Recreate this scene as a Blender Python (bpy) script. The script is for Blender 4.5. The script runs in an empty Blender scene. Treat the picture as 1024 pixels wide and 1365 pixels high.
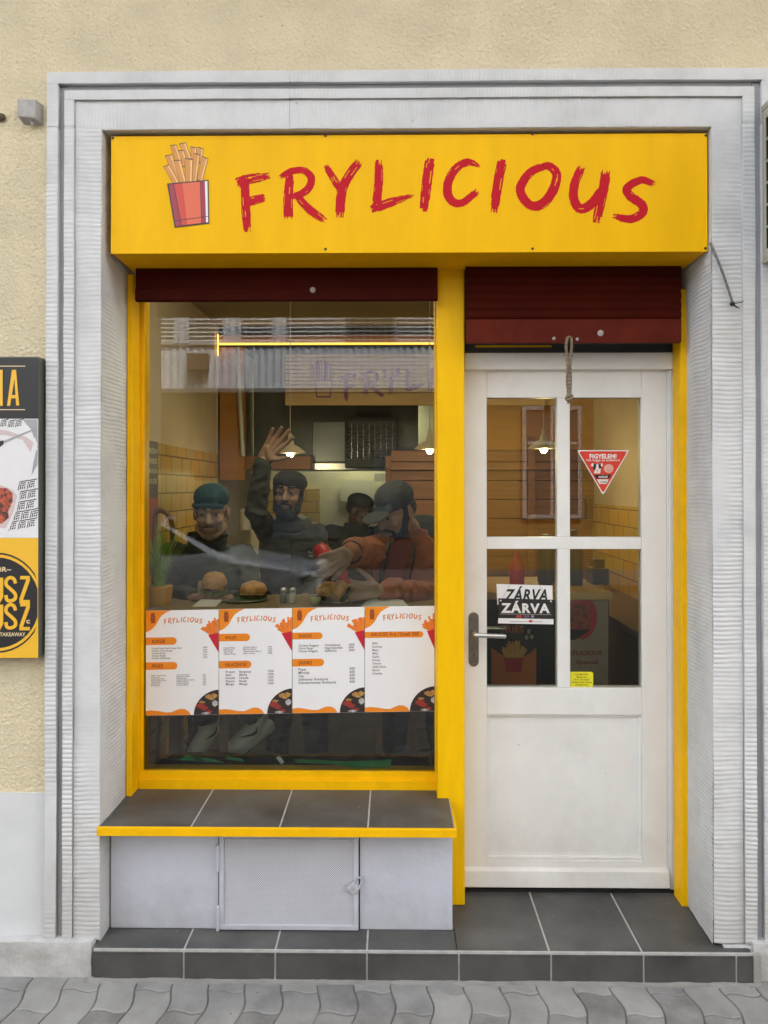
import bpy, bmesh, math, random
from mathutils import Vector, Matrix, noise
from math import sin, cos, pi, radians, sqrt

# ------------------------------------------------------------------ camera, sky, sun, exposure
F = 1024.0
CAM = Vector((0.0, -2.577, 1.63))
YAW = math.atan(12/1024)
PITCH = radians(0.4)
YP = 650 - F*math.tan(PITCH)
scene = bpy.context.scene
COL = scene.collection
cd = bpy.data.cameras.new('camera'); cam = bpy.data.objects.new('camera', cd); COL.objects.link(cam)
cd.sensor_fit = 'VERTICAL'; cd.sensor_height = 36; cd.lens = 36*F/1365
cd.shift_y = -(682.5-YP)/1365
cd.clip_start = 0.05; cd.clip_end = 500
cam.location = CAM
cam.rotation_euler = (pi/2+PITCH, 0, YAW)
scene.camera = cam
CR = cam.rotation_euler.to_matrix()

SUN_EL, SUN_AZ = 55, 25     # the sun stands behind the shop: its front lies in open shade, the far side of the street is lit
world = bpy.data.worlds.new("World"); scene.world = world; world.use_nodes = True
wn = world.node_tree; bg = wn.nodes['Background']
sky = wn.nodes.new('ShaderNodeTexSky'); sky.sky_type = 'NISHITA'; sky.sun_disc = False
sky.sun_elevation = radians(SUN_EL); sky.sun_rotation = radians(SUN_AZ)
sky.air_density = 1.0; sky.dust_density = 4.0; sky.ozone_density = 0.6
hs = wn.nodes.new('ShaderNodeHueSaturation'); hs.inputs['Saturation'].default_value = 0.2
wn.links.new(sky.outputs[0], hs.inputs['Color']); wn.links.new(hs.outputs[0], bg.inputs[0])
bg.inputs[1].default_value = 0.15
sl = bpy.data.lights.new('sun', 'SUN'); sl.energy = 2.4; sl.angle = radians(8); sl.color = (1, 0.95, 0.88)
so = bpy.data.objects.new('sun', sl); COL.objects.link(so)
a = radians(SUN_AZ); e = radians(SUN_EL)
sd = Vector((sin(a)*cos(e), cos(a)*cos(e), sin(e)))
so.rotation_euler = sd.to_track_quat('Z', 'Y').to_euler()
scene.view_settings.view_transform = 'Standard'; scene.view_settings.look = 'None'
scene.view_settings.exposure = 2.62; scene.view_settings.gamma = 1
scene.render.engine = 'CYCLES'
scene.cycles.use_denoising = True
scene.cycles.max_bounces = 8; scene.cycles.diffuse_bounces = 4; scene.cycles.glossy_bounces = 3
scene.cycles.transparent_max_bounces = 12
scene.cycles.caustics_reflective = False; scene.cycles.caustics_refractive = False
scene.cycles.sample_clamp_indirect = 4

# ------------------------------------------------------------------ measuring the photograph
def P(x, y, Y):
    d = CR @ Vector(((x-512)/F, -(y-YP)/F, -1))
    t = (Y-CAM.y)/d.y
    return CAM + d*t
def PX(x, Y, y=650): return P(x, y, Y).x
def PZ(y, Y, x=524): return P(x, y, Y).z
def S(Y): return F/(Y+2.577)          # pixels per metre at depth Y

# ------------------------------------------------------------------ materials
MATS = {}
def M(name, col, rough=.6, metal=0., var=.12, vs=6., bump=0., bs=60., bd=.002, spec=.5, coat=0., emis=None, es=0.,
      chip=None, chip_t=.68, chip_s=14., stretch=None, rvar=0., dirt=None):
    if name in MATS: return MATS[name]
    m = bpy.data.materials.new(name); m.use_nodes = True; MATS[name] = m
    nt = m.node_tree; N = nt.nodes; L = nt.links; b = N['Principled BSDF']
    b.inputs['Roughness'].default_value = rough; b.inputs['Metallic'].default_value = metal
    b.inputs['Specular IOR Level'].default_value = spec; b.inputs['Coat Weight'].default_value = coat
    tc = N.new('ShaderNodeTexCoord'); vec = tc.outputs['Object']
    if stretch:
        mp = N.new('ShaderNodeMapping'); mp.inputs['Scale'].default_value = stretch; L.new(vec, mp.inputs[0]); vec = mp.outputs[0]
    out = None
    if var > 0:
        n = N.new('ShaderNodeTexNoise'); n.inputs['Scale'].default_value = vs; n.inputs['Detail'].default_value = 7; n.inputs['Roughness'].default_value = .62
        L.new(vec, n.inputs['Vector'])
        r = N.new('ShaderNodeValToRGB'); r.color_ramp.elements[0].position = .3; r.color_ramp.elements[1].position = .7
        r.color_ramp.elements[0].color = (*[c*(1-var) for c in col], 1); r.color_ramp.elements[1].color = (*[min(1, c*(1+var*.7)) for c in col], 1)
        L.new(n.outputs[0], r.inputs[0]); out = r.outputs[0]
        if rvar:
            mr = N.new('ShaderNodeMapRange'); mr.inputs[3].default_value = rough-rvar; mr.inputs[4].default_value = rough+rvar
            mr.inputs[1].default_value = .3; mr.inputs[2].default_value = .7
            L.new(n.outputs[0], mr.inputs[0]); L.new(mr.outputs[0], b.inputs['Roughness'])
    else:
        b.inputs['Base Color'].default_value = (*col, 1)
    if chip:
        n2 = N.new('ShaderNodeTexNoise'); n2.inputs['Scale'].default_value = chip_s; n2.inputs['Detail'].default_value = 9; n2.inputs['Roughness'].default_value = .7
        L.new(vec, n2.inputs['Vector'])
        r2 = N.new('ShaderNodeValToRGB'); r2.color_ramp.elements[0].position = chip_t; r2.color_ramp.elements[1].position = chip_t+.02
        L.new(n2.outputs[0], r2.inputs[0])
        mx = N.new('ShaderNodeMix'); mx.data_type = 'RGBA'; L.new(r2.outputs[0], mx.inputs[0])
        if out: L.new(out, mx.inputs[6])
        else: mx.inputs[6].default_value = (*col, 1)
        mx.inputs[7].default_value = (*chip, 1); out = mx.outputs[2]
    if dirt:   # splashed dirt and grime with an edge of its own: (world z where it fades, colour, strength)
        sp = N.new('ShaderNodeSeparateXYZ'); L.new(tc.outputs['Object'], sp.inputs[0]); nd = N.new('ShaderNodeTexNoise'); nd.inputs['Scale'].default_value = 5; nd.inputs['Detail'].default_value = 9; nd.inputs['Roughness'].default_value = .68; L.new(tc.outputs['Object'], nd.inputs['Vector'])
        m1 = N.new('ShaderNodeMapRange'); m1.inputs[1].default_value = .08; m1.inputs[2].default_value = dirt[0]; m1.inputs[3].default_value = .42; m1.inputs[4].default_value = .06; L.new(sp.outputs[2], m1.inputs[0])
        ad = N.new('ShaderNodeMath'); ad.operation = 'ADD'; L.new(m1.outputs[0], ad.inputs[0]); L.new(nd.outputs[0], ad.inputs[1])
        r3 = N.new('ShaderNodeMapRange'); r3.inputs[1].default_value = .62; r3.inputs[2].default_value = .95; r3.inputs[4].default_value = dirt[2]; L.new(ad.outputs[0], r3.inputs[0])
        mx2 = N.new('ShaderNodeMix'); mx2.data_type = 'RGBA'; L.new(r3.outputs[0], mx2.inputs[0]); L.new(out, mx2.inputs[6]); mx2.inputs[7].default_value = (*dirt[1], 1); out = mx2.outputs[2]
    if out: L.new(out, b.inputs['Base Color'])
    if bump:
        n3 = N.new('ShaderNodeTexNoise'); n3.inputs['Scale'].default_value = bs; n3.inputs['Detail'].default_value = 6
        L.new(vec, n3.inputs['Vector'])
        bp = N.new('ShaderNodeBump'); bp.inputs['Strength'].default_value = bump; bp.inputs['Distance'].default_value = bd
        L.new(n3.outputs[0], bp.inputs['Height']); L.new(bp.outputs[0], b.inputs['Normal'])
    if emis:
        b.inputs['Emission Color'].default_value = (*emis, 1); b.inputs['Emission Strength'].default_value = es
    return m

def glass(name, tint=(.93, .95, .93), refl=2.0):
    m = bpy.data.materials.new(name); m.use_nodes = True; nt = m.node_tree; N = nt.nodes; L = nt.links
    for n in list(N): N.remove(n)
    o = N.new('ShaderNodeOutputMaterial'); t = N.new('ShaderNodeBsdfTransparent'); t.inputs[0].default_value = (*tint, 1)
    g = N.new('ShaderNodeBsdfGlossy'); g.inputs['Roughness'].default_value = 0.0
    fr = N.new('ShaderNodeFresnel'); fr.inputs[0].default_value = 1.5
    mu = N.new('ShaderNodeMath'); mu.operation = 'MULTIPLY'; mu.inputs[1].default_value = refl; mu.use_clamp = True
    mx = N.new('ShaderNodeMixShader')
    tc = N.new('ShaderNodeTexCoord'); nz = N.new('ShaderNodeTexNoise'); nz.inputs['Scale'].default_value = 1.6; nz.inputs['Detail'].default_value = 0
    bp = N.new('ShaderNodeBump'); bp.inputs['Strength'].default_value = .12; bp.inputs['Distance'].default_value = .004
    L.new(tc.outputs['Object'], nz.inputs[0]); L.new(nz.outputs[0], bp.inputs['Height']); L.new(bp.outputs[0], g.inputs['Normal'])
    L.new(fr.outputs[0], mu.inputs[0]); L.new(mu.outputs[0], mx.inputs[0]); L.new(t.outputs[0], mx.inputs[1]); L.new(g.outputs[0], mx.inputs[2])
    L.new(mx.outputs[0], o.inputs[0])
    return m
def clear_mat(name, tint=(1, 1, 1)):
    m = bpy.data.materials.new(name); m.use_nodes = True; nt = m.node_tree; N = nt.nodes
    for n in list(N): N.remove(n)
    o = N.new('ShaderNodeOutputMaterial'); t = N.new('ShaderNodeBsdfTransparent'); t.inputs[0].default_value = (*tint, 1); nt.links.new(t.outputs[0], o.inputs[0])
    return m

# ------------------------------------------------------------------ mesh building
class MB:
    def __init__(s): s.v = []; s.f = []; s.mi = []; s.cur = 0
    def add(s, vs, fs):
        b = len(s.v); s.v.extend([tuple(p) for p in vs]); s.f.extend([tuple(b+i for i in f) for f in fs]); s.mi.extend([s.cur]*len(fs)); return s
    def box(s, x0, x1, y0, y1, z0, z1):
        if x0 > x1: x0, x1 = x1, x0
        if y0 > y1: y0, y1 = y1, y0
        if z0 > z1: z0, z1 = z1, z0
        v = [(x0,y0,z0),(x1,y0,z0),(x1,y1,z0),(x0,y1,z0),(x0,y0,z1),(x1,y0,z1),(x1,y1,z1),(x0,y1,z1)]
        return s.add(v, [(0,3,2,1),(4,5,6,7),(0,1,5,4),(1,2,6,5),(2,3,7,6),(3,0,4,7)])
    def hexa(s, p): # 8 points in the order of box
        return s.add(p, [(0,3,2,1),(4,5,6,7),(0,1,5,4),(1,2,6,5),(2,3,7,6),(3,0,4,7)])
    def lathe(s, c, prof, n=24, ax=(0,0,1)):
        ax = Vector(ax).normalized(); q = ax.to_track_quat('Z','Y'); c = Vector(c); vs = []; fs = []
        for r, h in prof:
            for i in range(n):
                t = 2*pi*i/n; vs.append(c + q @ Vector((r*cos(t), r*sin(t), h)))
        for k in range(len(prof)-1):
            for i in range(n):
                j = (i+1) % n; fs.append((k*n+i, k*n+j, (k+1)*n+j, (k+1)*n+i))
        if prof[0][0] > 1e-6: fs.append(tuple(reversed(range(n))))
        if prof[-1][0] > 1e-6: fs.append(tuple((len(prof)-1)*n+i for i in range(n)))
        return s.add(vs, fs)
    def tube(s, pts, r, n=10, flat=1.0):
        pts = [Vector(p) for p in pts]; rs = r if isinstance(r, (list, tuple)) else [r]*len(pts)
        vs = []; fs = []; up = None
        for k, p in enumerate(pts):
            d = (pts[min(k+1, len(pts)-1)] - pts[max(k-1, 0)]).normalized()
            if up is None: up = d.orthogonal().normalized()
            up = (up - d*up.dot(d)).normalized(); sd_ = d.cross(up)
            for i in range(n):
                t = 2*pi*i/n; vs.append(p + (up*cos(t) + sd_*sin(t)*flat)*rs[k])
        for k in range(len(pts)-1):
            for i in range(n):
                j = (i+1) % n; fs.append((k*n+i, k*n+j, (k+1)*n+j, (k+1)*n+i))
        fs.append(tuple(reversed(range(n)))); fs.append(tuple((len(pts)-1)*n+i for i in range(n)))
        return s.add(vs, fs)
    def ell(s, c, r, rot=None, nu=14, nv=9):
        c = Vector(c); rot = rot or Matrix.Identity(3); vs = [c + rot @ Vector((0,0,-r[2]))]; fs = []
        for k in range(1, nv):
            t = -pi/2 + pi*k/nv
            for i in range(nu):
                a_ = 2*pi*i/nu; vs.append(c + rot @ Vector((r[0]*cos(t)*cos(a_), r[1]*cos(t)*sin(a_), r[2]*sin(t))))
        vs.append(c + rot @ Vector((0,0,r[2]))); top = len(vs)-1
        for i in range(nu):
            j = (i+1) % nu; fs.append((0, 1+j, 1+i)); fs.append((top, top-nu+i, top-nu+j))
            for k in range(nv-2): fs.append((1+k*nu+i, 1+k*nu+j, 1+(k+1)*nu+j, 1+(k+1)*nu+i))
        return s.add(vs, fs)
    def cap(s, p0, r0, p1, r1, n=14):
        p0 = Vector(p0); p1 = Vector(p1); L_ = (p1-p0).length; d = (p1-p0)/L_ if L_ > 1e-6 else Vector((0,0,1))
        prof = []
        for k in range(5):
            t = pi/2*k/4; prof.append((max(r0*sin(t), 1e-7), -r0*cos(t)))
        for k in range(5):
            t = pi/2*k/4; prof.append((max(r1*cos(t), 1e-7), L_ + r1*sin(t)))
        return s.lathe(p0, prof, n, d)
    def chain(s, pts, rs):
        for i in range(len(pts)-1): s.cap(pts[i], rs[i], pts[i+1], rs[i+1])
        return s
    def loft(s, secs, n=20): # (centre, rx, ry, yaw)
        vs = []; fs = []
        for c, rx, ry, yw in secs:
            for i in range(n):
                t = 2*pi*i/n; ct = cos(t); st = sin(t); ex = .8
                x = rx*abs(ct)**ex*(1 if ct > 0 else -1); y = ry*abs(st)**ex*(1 if st > 0 else -1)
                vs.append(Vector(c) + Vector((x*cos(yw)-y*sin(yw), x*sin(yw)+y*cos(yw), 0)))
        for k in range(len(secs)-1):
            for i in range(n):
                j = (i+1) % n; fs.append((k*n+i, k*n+j, (k+1)*n+j, (k+1)*n+i))
        fs.append(tuple(reversed(range(n)))); fs.append(tuple((len(secs)-1)*n+i for i in range(n)))
        return s.add(vs, fs)
    def poly(s, pts): return s.add(pts, [tuple(range(len(pts)))])
    def prism(s, pts, d):  # front polygon (counter-clockwise seen from the camera) pushed back by vector d
        n = len(pts); d = Vector(d); vs = [Vector(p) for p in pts] + [Vector(p)+d for p in pts]
        fs = [tuple(range(n)), tuple(reversed(range(n, 2*n)))] + [(i, n+i, n+(i+1) % n, (i+1) % n) for i in range(n)]
        return s.add(vs, fs)

ORG = {}
def obj(name, mb, mats, parent=None, smooth=False, bevel=0., origin=None, remesh=0., sm=0, disp=None):
    me = bpy.data.meshes.new(name)
    if parent is not None: og = ORG[parent.name]
    else:
        og = Vector(origin) if origin is not None else Vector((0,0,0))
        if origin is None and mb.v and not remesh:
            xs, ys, zs = zip(*mb.v); og = Vector(((min(xs)+max(xs))/2, (min(ys)+max(ys))/2, min(zs)))
    me.from_pydata([Vector(p)-og for p in mb.v], [], mb.f)
    if not isinstance(mats, (list, tuple)): mats = [mats]
    for m in mats: me.materials.append(m)
    if len(mats) > 1: me.polygons.foreach_set('material_index', mb.mi)
    if smooth: me.polygons.foreach_set('use_smooth', [True]*len(me.polygons))
    me.update()
    o = bpy.data.objects.new(name, me); COL.objects.link(o)
    if remesh:
        r = o.modifiers.new('r', 'REMESH'); r.mode = 'VOXEL'; r.voxel_size = remesh; r.use_smooth_shade = True
        if sm:
            q = o.modifiers.new('s', 'SMOOTH'); q.iterations = sm; q.factor = .5
        bpy.context.view_layer.update()
        dg = bpy.context.evaluated_depsgraph_get()
        me2 = bpy.data.meshes.new_from_object(o.evaluated_get(dg), depsgraph=dg)
        o.modifiers.clear(); o.data = me2; me2.name = name
        if disp:
            nr = [v.normal.copy() for v in me2.vertices]; cs = []
            for v, q in zip(me2.vertices, nr): cs.extend(v.co + disp(v.co+og, q))
            me2.vertices.foreach_set('co', cs); me2.update()
        if not me2.materials: me2.materials.append(mats[0])
    if bevel:
        bv = o.modifiers.new('b', 'BEVEL'); bv.width = bevel; bv.segments = 2; bv.limit_method = 'ANGLE'; bv.angle_limit = radians(40)
    if parent is not None: o.parent = parent; ORG[o.name] = og
    else: o.location = og; ORG[o.name] = og
    return o
def tag(o, label=None, cat=None, group=None, kind=None):
    if label: o['label'] = label
    if cat: o['category'] = cat
    if group: o['group'] = group
    if kind: o['kind'] = kind
    return o
def thing(name, loc, label, cat, group=None):
    o = bpy.data.objects.new(name, None); COL.objects.link(o); o.location = loc; ORG[o.name] = Vector(loc); o.empty_display_size = .1
    return tag(o, label, cat, group)
def copy_tree(o, parent=None):
    c = o.copy(); COL.objects.link(c); c.parent = parent
    for ch in list(o.children): copy_tree(ch, c)
    return c
def shorten(o): pass

def text(mb, s, fn, size, x=0., y=0., width=None, bold=0., shear=0., align='LEFT', res=2, spacing=1.):
    """lay a line of writing at (x, y) of the plane fn(u, v); u to the right, v up"""
    c = bpy.data.curves.new('t', 'FONT'); c.body = s; c.size = size; c.resolution_u = res; c.offset = bold*size; c.shear = shear; c.space_character = spacing
    o = bpy.data.objects.new('t', c); COL.objects.link(o); bpy.context.view_layer.update()
    ev = o.evaluated_get(bpy.context.evaluated_depsgraph_get()); me = ev.to_mesh()
    if len(me.vertices):
        xs = [v.co.x for v in me.vertices]; x0, x1 = min(xs), max(xs); w = x1-x0 or 1; k = (width/w) if width else 1
        sh = 0 if align == 'LEFT' else (-(w*k)/2 if align == 'CENTER' else -w*k)
        mb.add([fn(x + sh + (v.co.x-x0)*k, y + v.co.y) for v in me.vertices], [tuple(p.vertices) for p in me.polygons])
    ev.to_mesh_clear(); bpy.data.objects.remove(o); bpy.data.curves.remove(c)

def catmull(pts, n=10):
    pts = [Vector(p) for p in pts]; q = [pts[0]*2-pts[1]] + pts + [pts[-1]*2-pts[-2]]; out = []
    for i in range(1, len(q)-2):
        for k in range(n):
            t = k/n; a_, b_, c_, d_ = q[i-1:i+3]
            out.append(.5*((2*b_) + (c_-a_)*t + (2*a_-5*b_+4*c_-d_)*t*t + (3*b_-a_-3*c_+d_)*t**3))
    out.append(q[-2]); return out
LETTERS = [  # brush strokes of the shop name, in photograph pixels: points, widths
 ('F', [([(326.5,235),(327,258),(328,281),(330,309)], [11,11.5,12,10]), ([(315,245),(331,239),(360,234.5)], [15,13,11]), ([(327,270),(340,266.5),(354,263)], [12,12,10])]),
 ('R', [([(387,231),(384.5,261.5),(384.5,292)], [11,12.5,13]), ([(373,236),(388,228.5),(404,227),(414,235),(414,246),(405.5,256),(390,263)], [6,9,9,10,10,10,9]), ([(394,260),(412.5,279),(434,295)], [9,11,10])]),
 ('Y', [([(434,220),(444,237),(455,255)], [8,9.5,11]), ([(479,215),(463.5,237),(455.5,256.5),(453,290)], [12,12,13,12])]),
 ('L', [([(505.6,213),(504.7,244),(502,274)], [11,11.5,12]), ([(495,279),(521.5,269.5),(552,260)], [12,12,4])]),
 ('I', [([(573.8,211),(569,244),(565.2,282)], [13,13.5,12.5])]),
 ('C', [([(640,222),(624,216),(608,224.6),(598,242),(597,258),(604,269),(617,270),(637,254.5)], [4,10,11,11.5,12,11,10,9])]),
 ('I', [([(670.5,212.5),(664.5,240.5),(658,283)], [13,13,12])]),
 ('O', [([(726,221),(708.3,229),(695.3,246),(695.3,260),(708.3,274),(724,271),(738,252),(742,232),(733,222),(722,221)], [10,11,12,12,12,13,13,12,11,9])]),
 ('U', [([(776,222),(766.5,244),(765,264),(773,278),(788,272),(804,249)], [11,12,12,12,13,9]), ([(808.2,227),(804,254.5),(795,297)], [13,13,12])]),
 ('S', [([(873.5,246),(855,240),(836,250.5),(840,261),(856,273),(856,284),(840,292),(817,288)], [8,10,11,12,12,12,11,8])]),
]
def brush(mb, pts, ws, fn, seed, nb=9, layer=0.):
    rnd = random.Random(seed); c = catmull([(p[0], p[1], 0) for p in pts], 10); m = len(c); total = len(ws)-1
    nrm = []
    for i in range(m):
        d = (c[min(i+1, m-1)] - c[max(i-1, 0)]).normalized(); nrm.append(Vector((-d.y, d.x, 0)))
    wf = lambda i: (lambda t: ws[min(int(t), total)]*(1-(t-int(t))) + ws[min(int(t)+1, total)]*(t-int(t)))(i/10)
    for j in range(nb):
        a_ = -0.5 + j/nb; b_ = a_ + 1/nb; edge = j in (0, nb-1)
        i0 = rnd.choice([0,0,0,1,1,2]) if not edge else rnd.choice([1,2,3]); i1 = m-1-rnd.choice([0,0,0,1,1,2]) if not edge else m-1-rnd.choice([1,2,4])
        gaps = set()
        if j in (1, nb-2) or (rnd.random() < .25):
            g = rnd.randint(2, m-4); gaps = set(range(g, g+rnd.randint(2, 5)))
        vs = []; idx = {}
        for i in range(i0, i1+1):
            w = wf(i); jit = (rnd.random()-.5)*.7/w if edge else 0
            p = c[i] + nrm[i]*w*(a_+ (jit if j == 0 else 0)); q = c[i] + nrm[i]*w*(b_ + (jit if j == nb-1 else 0))
            idx[i] = len(vs); vs += [fn(p.x, p.y, layer), fn(q.x, q.y, layer)]
        fs = [(idx[i], idx[i+1], idx[i+1]+1, idx[i]+1) for i in range(i0, i1) if not (i in gaps and not edge)]
        if j in (1, nb-2) and gaps: # a gap only half a bristle wide
            for i in gaps:
                if i in idx and i+1 in idx:
                    A, B = vs[idx[i]], vs[idx[i]+1]; C_, D = vs[idx[i+1]], vs[idx[i+1]+1]
                    k = len(vs); vs += [A, Vector(A).lerp(B, .5), Vector(C_).lerp(D, .5), C_]; fs.append((k, k+3, k+2, k+1))
        mb.add(vs, fs)

def comb(mb, O, U, V, N, w, h, ridge='U', A=.0028, pitch=.0155, du=.012, dv=.0026, seed=0., edge=.0015):
    """a sheet of plaster dragged with a comb: ridges run along U, repeat along V"""
    O = Vector(O); U = Vector(U); V = Vector(V); N = Vector(N)
    nu = max(2, int(w/du)); nv = max(4, int(h/dv)); vs = []; fs = []
    for j in range(nv+1):
        v = h*j/nv
        for i in range(nu+1):
            u = w*i/nu
            n1 = noise.noise(Vector((u*9+seed, v*3, seed)))*1.2 + .5*noise.noise(Vector((u*3, v*9, seed+5))); n2 = noise.noise(Vector((u*30, v*30+seed, 3.3+seed))); n3 = noise.noise(Vector((u*4, v*1.3, 9+seed)))
            ph = (v + n1*.006 + n2*.0016)/pitch
            r = abs(sin(pi*ph))**.42
            amp = A*1.45*(.75 + .65*n3 + .45*n2)
            amp *= min(1.1, max(.12, .35+(noise.noise(Vector((u*6+seed, v*1.7, 17+seed)))+.25)*2.4))
            z = r*max(amp, .0002) + n2*.0007
            if i in (0, nu): z -= edge*.6
            vs.append(O + U*(u + (n2*edge if 0 < i < nu else n1*edge)) + V*v + N*z)
    for j in range(nv):
        for i in range(nu):
            k = j*(nu+1)+i; fs.append((k, k+1, k+nu+2, k+nu+1))
    return mb.add(vs, fs)

# ------------------------------------------------------------------ palette
cream = M('cream_stucco', (.68,.59,.40), .9, var=.10, vs=5, bump=1, bs=95, bd=.008, chip=(.40,.33,.22), chip_t=.63, chip_s=75)
greyw = M('grey_white_plaster', (.62,.625,.625), .85, var=.15, vs=5, bump=.5, bs=220, bd=.001, chip=(.33,.33,.32), chip_t=.68, chip_s=26, dirt=(.6,(.30,.28,.25),.5))
grooveg = M('darker_grey_groove', (.34,.35,.37), .8, var=.12, vs=9, bump=.4, bs=150, bd=.001)
dadog = M('pale_grey_dado_paint', (.62,.63,.63), .8, var=.07, vs=4, bump=.5, bs=60, bd=.002, chip=(.35,.33,.30), chip_t=.74, chip_s=30)
signy = M('sign_yellow', (.86,.475,.002), .42, var=.07, vs=5, bump=.12, bs=7, bd=.003, spec=.12, stretch=(2.2,1,.35))
signo = M('sign_return_yellow', (.80,.40,.003), .5, var=.10, vs=5, bump=.1, bs=20, spec=.12)
yel = M('yellow_gloss_paint', (.90,.52,.002), .42, var=.07, vs=8, bump=.4, bs=30, bd=.0015, spec=.15, stretch=(3,3,.5))
yelchip = M('yellow_worn_paint', (.88,.48,.002), .45, var=.10, vs=10, bump=.6, bs=50, bd=.002, chip=(.12,.07,.02), chip_t=.70, chip_s=28, spec=.15)
maroon = M('maroon_shutter', (.050,.0040,.0014), .6, metal=.0, spec=.07, var=.25, vs=6, bump=.15, bs=60, chip=(.08,.03,.02), chip_t=.72, chip_s=20)
maroon2 = M('dusty_maroon_bar', (.10,.013,.006), .6, spec=.1, var=.25, vs=8, bump=.2, bs=60, chip=(.22,.12,.10), chip_t=.69, chip_s=30)
whitep = M('white_door_paint', (.80,.80,.775), .40, var=.05, vs=7, bump=.35, bs=26, bd=.002, chip=(.30,.26,.20), chip_t=.70, chip_s=19, stretch=(1,1,.7), spec=.35, dirt=(.42,(.40,.36,.30),.28))
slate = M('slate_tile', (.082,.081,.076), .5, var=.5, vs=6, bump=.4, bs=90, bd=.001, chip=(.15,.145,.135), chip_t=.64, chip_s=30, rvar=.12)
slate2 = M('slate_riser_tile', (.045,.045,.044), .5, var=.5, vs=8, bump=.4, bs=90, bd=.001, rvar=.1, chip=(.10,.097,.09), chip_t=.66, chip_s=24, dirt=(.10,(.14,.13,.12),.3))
grout = M('grout', (.42,.41,.39), .9, var=.2, vs=30, bump=.6, bs=200, bd=.001)
lav = M('lavender_grey_wall_paint', (.53,.55,.62), .6, var=.05, vs=6, bump=.7, bs=26, bd=.004, chip=(.36,.35,.36), chip_t=.72, chip_s=22, dirt=(.32,(.30,.29,.28),.45))
black = M('black', (.012,.012,.012), .5, var=0)
blackm = M('black_void', (.006,.006,.006), .9, var=0)
white = M('white_print', (.78,.77,.75), .4, var=0)
redp = M('sign_red', (.50,.008,.020), .45, spec=.12, var=.06, vs=20)
orange = M('print_orange', (.80,.24,.008), .4, var=.03)
steel = M('brushed_steel', (.55,.54,.52), .28, metal=1, var=.1, vs=40)
dullst = M('dull_plate_metal', (.20,.185,.165), .45, metal=.9, var=.25, vs=30, bump=.2, bs=200, bd=.0004)
galv = M('weathered_grey_plastic', (.40,.38,.36), .7, var=.2, vs=40, bump=.5, bs=200, bd=.001)
conc = M('cement', (.30,.29,.27), .9, var=.2, vs=12, bump=.7, bs=80, bd=.003)
paver = M('concrete_paver', (.255,.25,.24), .88, var=.28, vs=7, bump=.9, bs=160, bd=.002, chip=(.13,.125,.12), chip_t=.655, chip_s=14)
paver2 = M('concrete_paver_dark', (.215,.21,.202), .9, var=.35, vs=9, bump=.9, bs=150, bd=.002, chip=(.34,.33,.31), chip_t=.69, chip_s=22)
paver3 = M('concrete_paver_light', (.295,.29,.275), .88, var=.25, vs=6, bump=.9, bs=170, bd=.002, chip=(.12,.115,.11), chip_t=.68, chip_s=18)
sandj = M('joint_sand', (.17,.16,.145), .95, var=.3, vs=30, bump=.5)
asph = M('asphalt', (.055,.055,.055), .9, var=.3, vs=20, bump=.6, bs=120)
pane = glass('window_glass', refl=2.0); pane_edge = clear_mat('glass_edge', (.8,.9,.85))
YG = .345

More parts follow.
